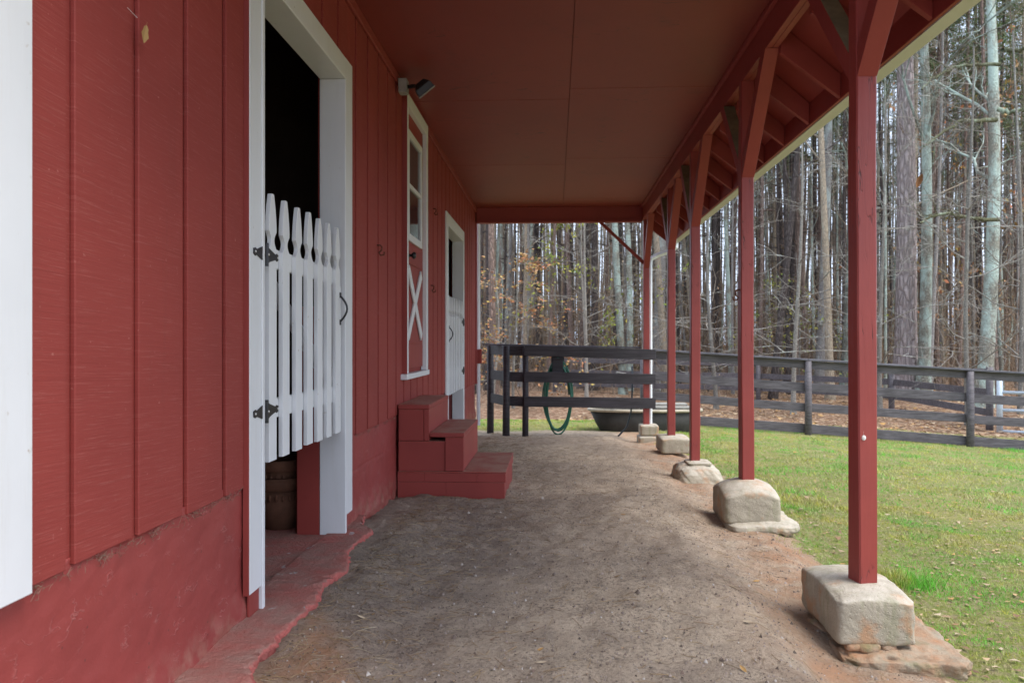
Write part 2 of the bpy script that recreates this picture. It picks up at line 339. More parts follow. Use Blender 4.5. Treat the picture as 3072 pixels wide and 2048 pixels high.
# ------------------------------------------------------------------ mesh helpers
class MB:
    def __init__(s): s.v = []; s.f = []
    def add(s, v, f):
        o = len(s.v); s.v += [tuple(p) for p in v]; s.f += [tuple(i + o for i in q) for q in f]; return s
    def box(s, x0, x1, y0, y1, z0, z1):
        v = [(x, y, z) for z in (z0, z1) for y in (y0, y1) for x in (x0, x1)]
        return s.add(v, [(0, 2, 3, 1), (4, 5, 7, 6), (0, 1, 5, 4), (2, 6, 7, 3), (0, 4, 6, 2), (1, 3, 7, 5)])
    def bar(s, a, b, w, h, up=(0, 0, 1)):
        a = Vector(a); b = Vector(b); d = (b - a).normalized(); u = Vector(up); sd = d.cross(u).normalized(); u = sd.cross(d).normalized()
        v = [p + sd * (w / 2 * i) + u * (h / 2 * j) for p in (a, b) for i, j in ((-1, -1), (1, -1), (1, 1), (-1, 1))]
        return s.add(v, [(0, 3, 2, 1), (4, 5, 6, 7), (0, 1, 5, 4), (1, 2, 6, 5), (2, 3, 7, 6), (3, 0, 4, 7)])
    def prism(s, pts, axis, a, b):          # pts 2D outline extruded along axis ('x','y','z')
        n = len(pts)
        def P(p, t): return {'x': (t, p[0], p[1]), 'y': (p[0], t, p[1]), 'z': (p[0], p[1], t)}[axis]
        v = [P(p, a) for p in pts] + [P(p, b) for p in pts]
        f = [tuple(range(n))[::-1], tuple(range(n, 2 * n))] + [(i, (i + 1) % n, n + (i + 1) % n, n + i) for i in range(n)]
        return s.add(v, f)
    def tube(s, pts, r, n=8, cap=True):
        pts = [Vector(p) for p in pts]; rr = r if hasattr(r, '__len__') else [r] * len(pts); v = []; f = []
        pv = None
        for i, p in enumerate(pts):
            d = (pts[min(i + 1, len(pts) - 1)] - pts[max(i - 1, 0)]).normalized()
            if pv is None: q = Vector((0, 0, 1)) if abs(d.z) < .9 else Vector((1, 0, 0)); pv = d.cross(q).normalized()
            pv = (pv - d * pv.dot(d)).normalized(); w = d.cross(pv)
            v += [p + pv * (math.cos(2 * math.pi * k / n) * rr[i]) + w * (math.sin(2 * math.pi * k / n) * rr[i]) for k in range(n)]
        for i in range(len(pts) - 1):
            for k in range(n): f.append((i * n + k, i * n + (k + 1) % n, (i + 1) * n + (k + 1) % n, (i + 1) * n + k))
        if cap: f += [tuple(range(n))[::-1], tuple(range((len(pts) - 1) * n, len(pts) * n))]
        return s.add(v, f)
    def lathe(s, prof, n=24, c=(0, 0, 0)):
        v = [(c[0] + r * math.cos(2 * math.pi * k / n), c[1] + r * math.sin(2 * math.pi * k / n), c[2] + z) for r, z in prof for k in range(n)]
        f = [(i * n + k, i * n + (k + 1) % n, (i + 1) * n + (k + 1) % n, (i + 1) * n + k) for i in range(len(prof) - 1) for k in range(n)]
        return s.add(v, f)
    def sphere(s, c, r, n=8, sq=(1, 1, 1)):
        prof = [(max(1e-4, math.sin(math.pi * i / n)), -math.cos(math.pi * i / n)) for i in range(n + 1)]
        m = MB().lathe(prof, n * 2); return s.add([(c[0] + x * r * sq[0], c[1] + y * r * sq[1], c[2] + z * r * sq[2]) for x, y, z in m.v], m.f)
    def mesh(s, name, mat, bevel=0, smooth=False):
        me = bpy.data.meshes.new(name); me.from_pydata(s.v, [], s.f); me.update()
        bm = bmesh.new(); bm.from_mesh(me); bmesh.ops.recalc_face_normals(bm, faces=bm.faces)
        if bevel: bmesh.ops.bevel(bm, geom=list(bm.edges), offset=bevel, segments=1, affect='EDGES', clamp_overlap=True)
        bm.to_mesh(me); bm.free()
        if smooth: me.polygons.foreach_set('use_smooth', [True] * len(me.polygons))
        me.materials.append(M[mat]); return me
    def build(s, name, mat, parent=None, bevel=0, smooth=False):
        return link(name, s.mesh(name, mat, bevel, smooth), parent)
def link(name, me, parent=None):
    o = bpy.data.objects.new(name, me); COL.objects.link(o)
    if parent: o.parent = parent
    return o
def tag(o, label, cat, group=None, kind=None):
    o['label'] = label; o['category'] = cat
    if group: o['group'] = group
    if kind: o['kind'] = kind
    return o
def thing(name, label, cat, group=None, kind=None):
    return tag(link(name, None), label, cat, group, kind)
def fast_mesh(name, V, quads=None, tris=None, mat=None, smooth=False):
    me = bpy.data.meshes.new(name); V = np.asarray(V, np.float32); me.vertices.add(len(V)); me.vertices.foreach_set('co', V.ravel())
    li = []; st = []; tot = []; o = 0
    for F, k in ((quads, 4), (tris, 3)):
        if F is None or not len(F): continue
        F = np.asarray(F, np.int32); li.append(F.ravel()); st.append(np.arange(len(F), dtype=np.int32) * k + o); tot.append(np.full(len(F), k, np.int32)); o += F.size
    li = np.concatenate(li); st = np.concatenate(st); tot = np.concatenate(tot)
    me.loops.add(len(li)); me.loops.foreach_set('vertex_index', li); me.polygons.add(len(st))
    me.polygons.foreach_set('loop_start', st); me.polygons.foreach_set('loop_total', tot)
    if smooth: me.polygons.foreach_set('use_smooth', np.ones(len(st), bool))
    me.update(calc_edges=True); me.validate()
    if mat: me.materials.append(M[mat])
    return me
def tubes_np(P, Rr, n=3):                      # P (N,K,3), Rr (N,K) -> verts, quads
    P = np.asarray(P, float); N, K, _ = P.shape
    d = np.empty_like(P); d[:, 1:-1] = P[:, 2:] - P[:, :-2]; d[:, 0] = P[:, 1] - P[:, 0]; d[:, -1] = P[:, -1] - P[:, -2]
    d /= np.linalg.norm(d, axis=2, keepdims=True) + 1e-9
    ref = np.where(np.abs(d[:, :1, 2:3]) < .85, np.array([0, 0, 1.]), np.array([1., 0, 0]))
    a = np.cross(d, np.broadcast_to(ref, d.shape)); a /= np.linalg.norm(a, axis=2, keepdims=True) + 1e-9; b = np.cross(d, a)
    th = np.arange(n) * 2 * np.pi / n
    V = P[:, :, None] + Rr[:, :, None, None] * (a[:, :, None] * np.cos(th)[:, None] + b[:, :, None] * np.sin(th)[:, None])
    idx = np.arange(N * K * n).reshape(N, K, n)
    q = np.stack([idx[:, :-1], np.roll(idx, -1, 2)[:, :-1], np.roll(idx, -1, 2)[:, 1:], idx[:, 1:]], -1)
    return V.reshape(-1, 3), q.reshape(-1, 4)

# ------------------------------------------------------------------ ground
def hporch(y): return np.interp(y, [0, 1, 4.5, 6, 8, 10, 12, 13, 20], [-.16, -.15, -.155, -.195, -.28, -.36, -.45, -.5, -.6])
def hlawn(x, y):
    L = np.interp(y, [0, 3, 5.5, 8, 10, 14, 20], [-.42, -.38, -.34, -.385, -.42, -.5, -.56]); return L - .06 * (np.clip(x, 1.7, 11) - 1.7)
def dip(y): return np.interp(y, [1, 3.3, 4.5, 5.5, 7.8, 9.5, 11, 12.2, 13], [.17, .17, .10, .09, .08, .0, .05, .1, 0])
def hg(x, y, fine=True):
    x = np.asarray(x, float); y = np.asarray(y, float)
    base = hporch(y) - dip(y) * sst(.78, 1.22, x + .25 * fbm(x, y, 1.7, 3, 5)) + .035 * sst(-.55, -1.0, x) * sst(5.6, 4.8, y)
    t = sst(1.3, 1.75, x + .2 * fbm(x, y, 2, 3, 9)); z = base * (1 - t) + hlawn(x, y) * t
    f = sst(14.5, 19, y); z = z * (1 - f) + (-.72 + .5 * fbm(x, y, .12, 3, 3)) * f
    z = z + sst(40, 90, y) * 1.2
    inside = sst(-1.24, -1.3, x) * (y > 1.7) * (y < 12); z = z * (1 - inside) + (-.35) * inside
    if fine:
        k = sst(16, 10, y)
        z = z + k * (.045 * fbm(x, y, 2.2, 3, 1) + .036 * fbm(x, y, 8, 3, 2) + .016 * fbm(x, y, 26, 3, 4))
    return z
xs = np.unique(np.concatenate([np.linspace(-70, -3, 30), np.linspace(-3, -1.3, 16), np.arange(-1.3, 2.4, .022), np.arange(2.4, 8, .06), np.arange(8, 22, .35), np.linspace(22, 80, 30)]))
ys = np.unique(np.concatenate([np.linspace(-25, .8, 24), np.arange(.8, 8, .03), np.arange(8, 15, .06), np.arange(15, 30, .3), np.linspace(30, 130, 60)]))
X, Y = np.meshgrid(xs, ys); Z = hg(X, Y)
nx, ny = len(xs), len(ys); idx = np.arange(nx * ny).reshape(ny, nx)
gm = fast_mesh('ground', np.stack([X, Y, Z], -1).reshape(-1, 3), np.stack([idx[:-1, :-1], idx[:-1, 1:], idx[1:, 1:], idx[1:, :-1]], -1).reshape(-1, 4), None, 'ground', True)
edge = 1.62 + .5 * fbm(X, Y, .8, 3, 21)
lawn = np.maximum(sst(edge - .22, edge + .25, X) * sst(-4, -1, Y + 5), sst(12.5, 13.4, Y + .8 * fbm(X, Y, .6, 3, 8)))
litter = sst(15.6, 17.6, Y + 3.0 * fbm(X, Y, .35, 3, 14) + .12 * (X - 3))
clay = np.clip(1.3 * np.exp(-((X + .95 - .38 * (3.1 - Y)) / .07) ** 2) * sst(3.25, 3.0, Y) * sst(2.1, 2.4, Y) + 1.1 * np.exp(-((X - 1.4) / .36) ** 2) * (Y < 13) + 1.1 * np.exp(-((X + .95 - .06 * (Y - 2.3)) / .16) ** 2) * sst(3.2, 2.4, Y) + .8 * sst(.55, 1.3, X) * sst(5, 2.6, Y), 0, 1)
debris = np.clip(1.2 * sst(.1, -.85, X + .6 * fbm(X, Y, 1.5, 3, 17)) * sst(6.6, 5.2, Y) + .5 * sst(-.05, .2, fbm(X, Y, .9, 3, 19)), 0, 1)
for nm, arr in (('lawn', lawn), ('litter', litter), ('clay', clay), ('debris', debris)):
    at = gm.attributes.new(nm, 'FLOAT', 'POINT'); at.data.foreach_set('value', arr.ravel().astype(np.float32))
go = link('ground', gm); tag(go, 'packed dirt under the porch running into mossy lawn and leaf litter', 'ground', kind='structure')

# ------------------------------------------------------------------ barn
W = -1.22
barn = thing('barn', 'red barn with white trimmed doors and a long open side porch', 'barn')
D1 = (3.14, 4.405, 2.50); D2 = (6.19, 7.21, .74, 3.0); D3 = (8.72, 10.2, 2.33)
Y0, Y1, ZC, ZS = 1.60, 12.0, 3.05, .43
# sheathing behind the boards, with door openings
b = MB(); xb0, xb1 = -1.36, W - .0152
for y0, y1, z0, z1 in ((Y0, D1[0] - .02, ZS - .01, 3.4), (D1[0] - .02, D1[1] + .02, D1[2] + .02, 3.4), (D1[1] + .02, D3[0] - .02, ZS - .01, 3.4), (D3[0] - .02, D3[1] + .02, D3[2] + .02, 3.4), (D3[1] + .02, Y1, ZS - .01, 3.4)):
    b.box(xb0, xb1, y0, y1, z0, z1)
wall = b.build('wall', 'siding', barn)
def boards(y0, y1, first, z0, z1, step=.305, g=.036):
    cuts = [y0] + [c for c in np.arange(first, y1 - .02, step) if c > y0 + .02] + [y1]
    for i in range(len(cuts) - 1):
        a = cuts[i] + (g / 2 if i else 0); c = cuts[i + 1] - (g / 2 if i < len(cuts) - 2 else 0)
        dz = random.uniform(-.006, .006)
        MB().box(W - .015, W + random.uniform(-.0008, .0008), a, c, z0 + dz, z1).build('siding_board', 'siding', wall, .0022)
boards(1.735, 3.005, 1.907, ZS, ZC)
boards(3.005, 4.575, 3.12, D1[2] + .13, ZC)
boards(4.575, D2[0], 4.73, ZS, ZC); boards(D2[0], D2[1], 6.255, ZS, D2[2] - .05); boards(D2[1], D3[0] - .1, 7.47, ZS, ZC)
boards(D3[0] - .1, D3[1] + .12, 8.69, D3[2] + .12, ZC); boards(D3[1] + .12, Y1 - .05, 10.52, ZS - .07, ZC)
# body of the barn behind: other walls, floor, loft, roof
b = MB(); b.box(-9, -1.37, Y0 + .0, Y0 + .14, -.3, 4.9); b.box(-9, -1.37, Y1 - .14, Y1, -.3, 4.9); b.box(-9.1, -8.97, Y0, Y1, -.3, 3.4)
b.box(-1.36, -1.235, Y0, Y1, 3.402, 4.3); b.build('outer_wall', 'siding', barn)
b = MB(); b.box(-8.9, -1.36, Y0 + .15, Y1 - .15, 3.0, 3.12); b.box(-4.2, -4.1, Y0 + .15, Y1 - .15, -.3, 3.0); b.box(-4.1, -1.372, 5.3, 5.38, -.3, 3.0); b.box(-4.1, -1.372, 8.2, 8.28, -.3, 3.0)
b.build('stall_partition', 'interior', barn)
MB().box(-8.9, -1.30, Y0 + .15, Y1 - .15, -.36, -.105).build('barn_floor', 'slab', barn)
b = MB(); b.prism([(-9.5, 3.2), (-8.6, 5.2), (-5.1, 6.9), (-1.7, 5.2), (-1.0, 3.95), (-1.12, 3.9), (-1.8, 5.1), (-5.1, 6.75), (-8.5, 5.1), (-9.4, 3.15)], 'y', Y0 - .25, Y1 + .25)
b.build('barn_roof', 'roof', barn)
# foundation face with trowelled relief
def foundation(y0, y1, z1):
    ny_, nz_ = max(3, int((y1 - y0) / .02)), 100
    yy = np.linspace(y0, y1, ny_); zz = np.linspace(-.42, z1, nz_); A, B = np.meshgrid(yy, zz)
    d = .012 * fbm(A, B, 5, 4, 31) + .02 * sst(.06, -.12, B) * (.6 + 1.8 * fbm(A, B, 8, 3, 33))
    cr = .0045 * np.exp(-((B - .205 - .03 * fbm(A, B * 0, 2, 3, 2)) / .006) ** 2) * sst(-.12, .12, fbm(A, B * 0, 3, 3, 7)) - .006 * fbm(A, B, 16, 4, 39)
    Xf = W - .014 + d - cr
    i = np.arange(ny_ * nz_).reshape(nz_, ny_); V = np.stack([Xf, A, B], -1).reshape(-1, 3)
    q = np.stack([i[:-1, :-1], i[:-1, 1:], i[1:, 1:], i[1:, :-1]], -1).reshape(-1, 4)
    Vb = V.copy(); Vb[:, 0] = -1.42; nV = len(V)
    edges = []
    for line in (i[0], i[-1][::-1], i[:, 0][::-1], i[:, -1]):
        edges.append(np.stack([line[:-1], line[:-1] + nV, line[1:] + nV, line[1:]], -1))
    return np.concatenate([V, Vb]), np.concatenate([q] + edges)
fv = []; fq = []; o = 0
for a in ((Y0 - .02, 3.08, ZS + .02), (4.41, D3[0], ZS + .02), (D3[1], Y1, ZS - .05)):
    v_, q_ = foundation(*a); fv.append(v_); fq.append(q_ + o); o += len(v_)
fo = link('foundation', fast_mesh('foundation', np.concatenate(fv), np.concatenate(fq), None, 'found', True), barn)
# painted concrete apron with a broken edge
ep = [(-1.0, 1.2), (-.965, 1.9), (-.965, 2.25), (-.985, 2.47), (-1.02, 2.59), (-1.035, 2.7), (-1.037, 3.0), (-1.02, 3.26), (-1.047, 3.47), (-1.01, 3.7), (-1.085, 4.05), (-1.05, 4.46), (-1.12, 4.6), (-1.19, 4.85)]
yy = np.arange(1.2, 4.86, .006); ex = np.interp(yy, [p[1] for p in ep], [p[0] for p in ep]) + .07 * fbm(yy, yy * 0, 2.3, 5, 3) + .022 * fbm(yy, yy * 0, 31, 3, 6)
top = -.088 - .02 * fbm(yy, yy * 0, 3, 3, 8)
rows = [(-1.30, 0), (-1.2, 0)] + [(None, f) for f in (.25, .5, .75, .9, 1.0, 1.05, 1.1, 1.06, 1.1)]
V = []
for k, (x, f) in enumerate(rows):
    xx = np.full_like(yy, x) if x is not None else (-1.2) * (1 - f) + ex * f
    z = top + .008 * fbm(xx, yy, 30, 2, 9)
    if k >= 6:
        xx = xx + .016 * fbm(yy, yy * 0 + k * .37, 9, 4, 70) + .018 * fbm(yy, yy * 0 + k * 1.7, 34, 4, 71); z = z - (0, .004, .014, .035, .2)[k - 6] + .022 * fbm(yy, yy * 0 + k * 1.8, 26, 4, 72)
    V.append(np.stack([xx, yy, z], -1))
V = np.stack(V); i = np.arange(V.shape[0] * V.shape[1]).reshape(V.shape[:2])
so = link('door_apron', fast_mesh('door_apron', V.reshape(-1, 3), np.stack([i[:-1, :-1], i[1:, :-1], i[1:, 1:], i[:-1, 1:]], -1).reshape(-1, 4), None, 'slab', True), barn)
so['label'] = 'red painted concrete apron with crumbling edge'
# corner boards, wall-ceiling moulding
MB().box(W - .05, W + .02, Y0 - .12, 1.735, ZS - .01, ZC).build('corner_board', 'white', barn, .003)
MB().box(W - .05, W + .02, Y1 - .05, Y1 + .012, ZS - .08, ZC).build('corner_board', 'red', barn, .003)
MB().box(W + .001, W + .022, 1.735, Y1 - .05, ZC - .07, ZC - .002).build('ceiling_moulding', 'redh', barn, .004)

# door 1 frame
d1 = link('door_frame', None, barn)
MB().box(W - .0, W + .02, 3.012, 3.135, .0, D1[2] + .13).build('casing', 'white', d1, .003)
MB().box(W - .004, W + .0185, 3.0045, 3.012, .0, D1[2] + .13).build('casing_edge', 'red', d1)
MB().box(W, W + .02, 4.43, 4.575, .0, D1[2] + .13).build('casing', 'white', d1, .003)
MB().box(W, W + .0205, 3.136, 4.429, D1[2] + .01, D1[2] + .128).build('casing', 'white', d1, .003)
MB().box(-1.345, W + .026, 3.136, 3.162, -.1, D1[2] - .001).build('jamb', 'white', d1, .003)
MB().box(-1.345, W + .026, 4.402, 4.429, -.115, D1[2] - .001).build('jamb', 'white', d1, .003)
MB().box(-1.345, W + .0265, 3.136, 4.429, D1[2], D1[2] + .026).build('head_jamb', 'white', d1, .003)
MB().box(-1.48, -1.347, 4.405, 4.60, -.11, 1.2).build('stud', 'redstep', d1, .004)
MB().box(W - .0, W + .012, 3.03, 3.132, -.11, -.002).build('jamb_block', 'red', d1, .003)
# door 3 frame
d3 = link('door_frame', None, barn)
MB().box(W, W + .02, D3[0] - .1, D3[0], -.02, D3[2] + .12).build('casing', 'white', d3, .003)
MB().box(W, W + .02, D3[1], D3[1] + .12, -.12, D3[2] + .12).build('casing', 'white', d3, .003)
MB().box(W, W + .0205, D3[0] + .001, D3[1] - .001, D3[2], D3[2] + .118).build('casing', 'white', d3, .003)
MB().box(-1.345, W + .024, D3[0], D3[0] + .025, -.12, D3[2] - .002).build('jamb', 'white', d3, .003)
MB().box(-1.345, W + .024, D3[1] - .025, D3[1], -.2, D3[2] - .002).build('jamb', 'white', d3, .003)
MB().box(-1.345, W + .0235, D3[0] + .026, D3[1] - .026, D3[2] - .026, D3[2] - .001).build('head_jamb', 'white', d3, .003)

# picket gates
def picket_outline(w, z0, z1):
    h = w / 2; t = z1
    right = [(h, z0), (h, t - .235)]
    for k in range(9):
        a = math.pi * k / 8; right.append((h - .026 * math.sin(a), t - .235 + .075 * k / 8))
    right += [(h, t - .158), (h * 1.02, t - .145), (h * .90, t - .10), (h * .66, t - .05), (h * .34, t - .004), (h * .27, t)]
    return right + [(-x, z) for x, z in reversed(right)]
def screw(p, parent): return MB().sphere(p, .006, 6, (.5, 1, 1)).build('screw', 'screw', parent, 0, True)
def hinge(y, z, parent, flip=1, X=W + .021):
    pts = [(-.012, -.045), (-.03, -.032), (-.075, -.013), (-.085, -.02), (-.10, -.012), (-.10, .014), (-.085, .02), (-.075, .013), (-.03, .034), (-.012, .045), (.012, .045), (.03, .034), (.085, .013), (.095, .02), (.108, .014), (.108, -.012), (.095, -.02), (.085, -.013), (.03, -.032), (.012, -.045)]
    hg_ = MB().prism([(y + flip * p[0] * 1.32, z + p[1] * .85) for p in pts], 'x', X, X + .004)
    hg_.tube([(X + .006, y, z - .048), (X + .006, y, z + .048)], .008, 8)
    h_ = hg_.build('hinge', 'black', parent, .0008)
    return h_
def pull(y, z0, z1, parent, X):
    pts = [(X + .002, y, z0 + .012)] + [(X + .004 + .036 * math.sin(math.pi * k / 8), y, z0 + .012 + (z1 - z0 - .024) * k / 8) for k in range(1, 8)] + [(X + .002, y, z1 - .012)]
    m = MB().tube(pts, .006, 8); m.box(X, X + .004, y - .011, y + .011, z0 - .008, z0 + .022); m.box(X, X + .004, y - .011, y + .011, z1 - .022, z1 + .008)
    return m.build('handle', 'black', parent, 0)
def gate(cent, w, z0, z1, y0, y1, hinge_y, pull_y, zh, flip, label, brace_down):
    g = link('picket_gate', None, barn); g['label'] = label
    X = W + .002
    for i, c in enumerate(cent):
        dz = random.uniform(-.004, .004)
        MB().prism([(c + p[0], p[1]) for p in picket_outline(w, z0 + dz, z1 + dz)], 'x', X, X + .019).build('picket', 'picket', g, .0015)
    for zr in zh: MB().box(X - .022, X - .001, y0, y1, zr - .042, zr + .042).build('rail', 'picket', g, .002)
    ya, yb = (y0 + .05, y1 - .05); za, zb = (zh[1] - .05, zh[0] + .05) if brace_down else (zh[0] + .05, zh[1] - .05)
    MB().bar((X - .0335, ya, za), (X - .0335, yb, zb), .02, .085, (0, 0, 1)).build('diagonal_brace', 'picket', g, .002)
    for zr in zh:
        hinge(hinge_y, zr, g, flip)
        for q in (-.118, .0, .132): screw((X + .0245 if q else X + .034, hinge_y + flip * q, zr), g)
    pull(pull_y, 1.10 if z1 > 1.55 else 1.0, 1.265 if z1 > 1.55 else 1.17, g, X + .019)
    return g
pc = [3.265, 3.429, 3.604, 3.77, 3.935, 4.095, 4.262]
g1 = gate(pc, .088, .495, 1.63, 3.215, 4.345, 3.178, 4.305, (.71, 1.36), 1, 'white picket gate with black strap hinges in the near stall doorway', True)
MB().box(W - .024, W + .006, 4.345, 4.375, .49, 1.31).build('stile', 'picket', g1, .002)
pc3 = list(np.linspace(D3[0] + .09, D3[1] - .10, 9))
gate(pc3, .088, .39, 1.52, D3[0] + .05, D3[1] - .05, D3[1] - .035, pc3[0] + .01, (.62, 1.25), -1, 'white picket gate in the far stall doorway', False)

# door 2, above the steps
d2 = link('tack_room_door', None, barn); d2['label'] = 'red door with white X and framed window above the steps'
y0, y1, z0, z1 = D2; XF = W + .042; XD = W + .006
MB().box(W - .0115, XF, y0 + .004, y0 + .055, z0, z1).build('casing', 'white', d2, .003)
MB().box(W - .0113, XF - .002, y0, y0 + .0035, z0 - .0, z1).build('casing_edge', 'red', d2)
MB().box(W - .0115, XF, y1 - .085, y1, z0, z1).build('casing', 'white', d2, .003)
MB().box(W - .0115, XF - .001, y0 + .056, y1 - .086, z1 - .1, z1).build('casing', 'white', d2, .003)
MB().box(W - .01, W + .052, y0 - .06, y1 + .02, z0 - .045, z0 - .001).build('sill', 'white', d2, .003)
MB().box(XD - .03, XD, y0 + .0565, y1 - .0865, z0 + .035, z1 - .102).build('door_panel', 'red', d2, .003)
wy0, wy1, wz0, wz1 = 6.31, 6.98, 1.83, 2.74
wf = MB()
wf.box(XD + .001, XD + .022, wy0, wy0 + .055, wz0, wz1); wf.box(XD + .001, XD + .022, wy1 - .055, wy1, wz0, wz1)
wf.box(XD + .001, XD + .0215, wy0 + .056, wy1 - .056, wz0, wz0 + .06); wf.box(XD + .001, XD + .0215, wy0 + .056, wy1 - .056, wz1 - .055, wz1); wf.box(XD + .001, XD + .02, wy0 + .056, wy1 - .056, 2.27, 2.305)
wo_ = wf.build('window_frame', 'white', d2, .002)
for a, c in ((wz0 + .061, 2.269), (2.306, wz1 - .056)):
    MB().box(XD + .0015, XD + .006, wy0 + .0565, wy1 - .0565, a, c).build('pane', 'glass', d2)
for (ya, za, yb, zb, dx) in ((6.36, 1.04, 6.98, 1.60, .0), (6.36, 1.60, 6.98, 1.04, .0025)):
    MB().bar((XD + .009 + dx, ya, za), (XD + .009 + dx, yb, zb), .014, .085, (0, 0, 1)).build('cross_brace', 'white', d2, .002)
MB().box(XD + .0005, XD + .010, 6.30, 7.02, .98, 1.0).box(XD + .0005, XD + .010, 6.30, 7.02, 1.645, 1.665).build('panel_moulding', 'red', d2, .002)
MB().lathe([(.001, 0), (.03, 0), (.03, .006), (.012, .01), (.012, .03), (.026, .04), (.03, .052), (.022, .066), (.001, .068)], 14).build('door_knob', 'black', d2, 0, True).matrix_local = Matrix.Translation((XD, 6.40, 1.71)) @ Matrix.Rotation(R(90), 4, 'Y')

# porch structure
PX = 1.36
posts = [(1.36, 1.62), (1.36, 3.535), (1.36, 5.64), (1.36, 7.70), (1.405, 9.55), (1.387, 11.985)]
foot_top = [-.04, -.055, .02, -.155, -.135, -.26]
ZB = 2.84
ceil = link('porch_ceiling', None, barn)
MB().box(W - .1, 1.31, 1.45, 12.06, ZC + .014, ZC + .03).build('ceiling_backing', 'ceiling', ceil)
for x0, x1, cuts in ((W - .0, .118, [1.46, 4.19, 6.63, 9.07, 11.95]), (.122, 1.318, [1.46, 3.90, 6.36, 8.8, 11.24, 11.95])):
    for a, c in zip(cuts, cuts[1:]): MB().box(x0, x1, a + .003, c - .003, ZC, ZC + .012).build('ceiling_panel', 'ceiling', ceil, .001)
for x0 in (1.322, 1.361): MB().box(x0, x0 + .0375, 1.46, 12.02, ZB, ZC + .02).build('porch_beam', 'redh', barn, .002)
MB().box(1.292, 1.3205, 1.46, 11.94, ZC - .035, ZC - .002).build('beam_moulding', 'redh', barn, .002)
MB().box(W + .0, 1.321, 11.95, 12.03, 2.85, ZC + .012).build('porch_beam', 'redh', barn, .002)
MB().box(W + .022, 1.321, 11.925, 12.04, 2.815, 2.849).build('beam_plate', 'redh', barn, .002)
def post_mesh(z0, z1, seed, w=.089, twist=None):
    rs = random.Random(seed); b = MB(); K = 16; v = []
    tw = rs.uniform(-.05, .09); bx = rs.uniform(-.006, .006)
    h = w / 2
    ring = [(-h, -h + .006), (-h + .006, -h), (h - .006, -h), (h, -h + .006), (h, h - .006), (h - .006, h), (-h + .006, h), (-h, h - .006)]
    for k in range(K):
        t = k / (K - 1); a = tw * (t - .5) * 2 if twist is None else twist * (1 - t) ** 1.2; ca, sa = math.cos(a), math.sin(a); dx = bx * math.sin(math.pi * t) + rs.uniform(-.0012, .0012); dy = rs.uniform(-.0012, .0012)
        v += [(x * ca - y * sa + dx, x * sa + y * ca + dy, z0 + (z1 - z0) * t) for x, y in ring]
    f = [tuple(range(8))[::-1], tuple(range((K - 1) * 8, K * 8))] + [(k * 8 + j, k * 8 + (j + 1) % 8, (k + 1) * 8 + (j + 1) % 8, (k + 1) * 8 + j) for k in range(K - 1) for j in range(8)]
    return b.add(v, f)
for i, ((px, py), zt) in enumerate(zip(posts, foot_top)):
    p = post_mesh(zt, ZB - .001, 40 + i, twist={1: .25, 2: .10, 3: .05}.get(i)).build('post', 'post', barn); p.location = (px, py, 0)
    zb = 2.165 if i < 3 else 2.12
    for s_ in (-1, 1):
        if i == 5 and s_ == 1: continue
        if i == 0 and s_ == -1: continue
        r0, r1 = .046, .66 if s_ < 0 else .68
        # profile in (y,z): foot cut flush with the post, head cut flush with the beam
        d = .089 / math.sin(R(46)) * .72
        pts = [(s_ * r0, zb), (s_ * r0, zb + .125), (s_ * (r1 - .125), ZB - .0015), (s_ * r1, ZB - .0015)]
        if s_ < 0: pts = [(s_ * (r0), zb - .01)] + pts[1:]
        mat = 'red' if s_ < 0 else 'olive'
        br = MB().prism([(a, z) for a, z in pts], 'x', -.043, .043).build('brace', 'red', p, .002)
        if s_ > 0 and i in (1, 2, 3, 4):
            # bare timber on the upper side of the far brace
            br.data.materials.append(M['olive'])
            for poly in br.data.polygons:
                if poly.normal.z > .3: poly.material_index = 1
br = MB().prism([(-.046, 2.17), (-.046, 2.235), (-.655, 2.815 - .001), (-.72, 2.815 - .001)], 'y', -.02, .02).build('brace', 'red', p, .002)
# eave
eave = link('eave', None, barn)
def roofz(x): return 2.51 - (x - 1.77) * .777
for k in range(-6, 13):
    y = 4.965 + k * .592
    if 1.5 < y < 12.0:
        MB().prism([(1.402, roofz(1.402)), (1.768, roofz(1.768)), (1.768, roofz(1.768) + .145), (1.402, roofz(1.402) + .18)], 'y', y - .019, y + .019).build('rafter', 'redh', eave, .002)
MB().prism([(1.40, roofz(1.40) + .181), (1.79, roofz(1.79) + .15), (1.79, roofz(1.79) + .165), (1.40, roofz(1.40) + .2)], 'y', 1.4, 12.1).build('roof_deck', 'redh', eave)
MB().prism([(1.90, 2.62), (1.40, roofz(1.40) + .205), (1.25, 3.16), (-1.2, 3.75), (-1.2, 3.80), (1.25, 3.21), (1.40, roofz(1.4) + .25), (1.91, 2.65)], 'y', 1.35, 12.15).build('porch_roof', 'roof', eave)
MB().box(1.770, 1.79, 1.4, 12.1, 2.505, 2.66).build('fascia', 'redh', eave, .002)
MB().prism([(1.402, roofz(1.402) - .02), (1.79, roofz(1.79) - .02), (1.79, roofz(1.79) + .15), (1.402, roofz(1.402) + .19)], 'y', 12.1, 12.122).build('barge_board', 'redh', eave, .002)
b = MB()
gp = [(1.792, 2.62), (1.792, 2.50), (1.875, 2.50), (1.905, 2.545), (1.905, 2.61), (1.898, 2.61), (1.898, 2.548), (1.872, 2.506), (1.798, 2.506), (1.798, 2.62)]
b.prism(gp, 'y', 1.35, 12.15); gut = b.build('gutter', 'cream', eave, .001)
ds = MB().tube([(1.845, 12.06, 2.50), (1.845, 12.06, 2.44), (1.80, 12.08, 2.40), (1.56, 12.10, 2.32), (1.465, 12.08, 2.26), (1.452, 12.06, 2.16), (1.452, 12.06, .95), (1.452, 12.07, -.45)], .038, 4).build('downspout', 'white', eave)
MB().tube([(-1.185, 12.07, 2.85), (-1.185, 12.07, -.3)], .028, 4).build('downspout', 'white', barn)
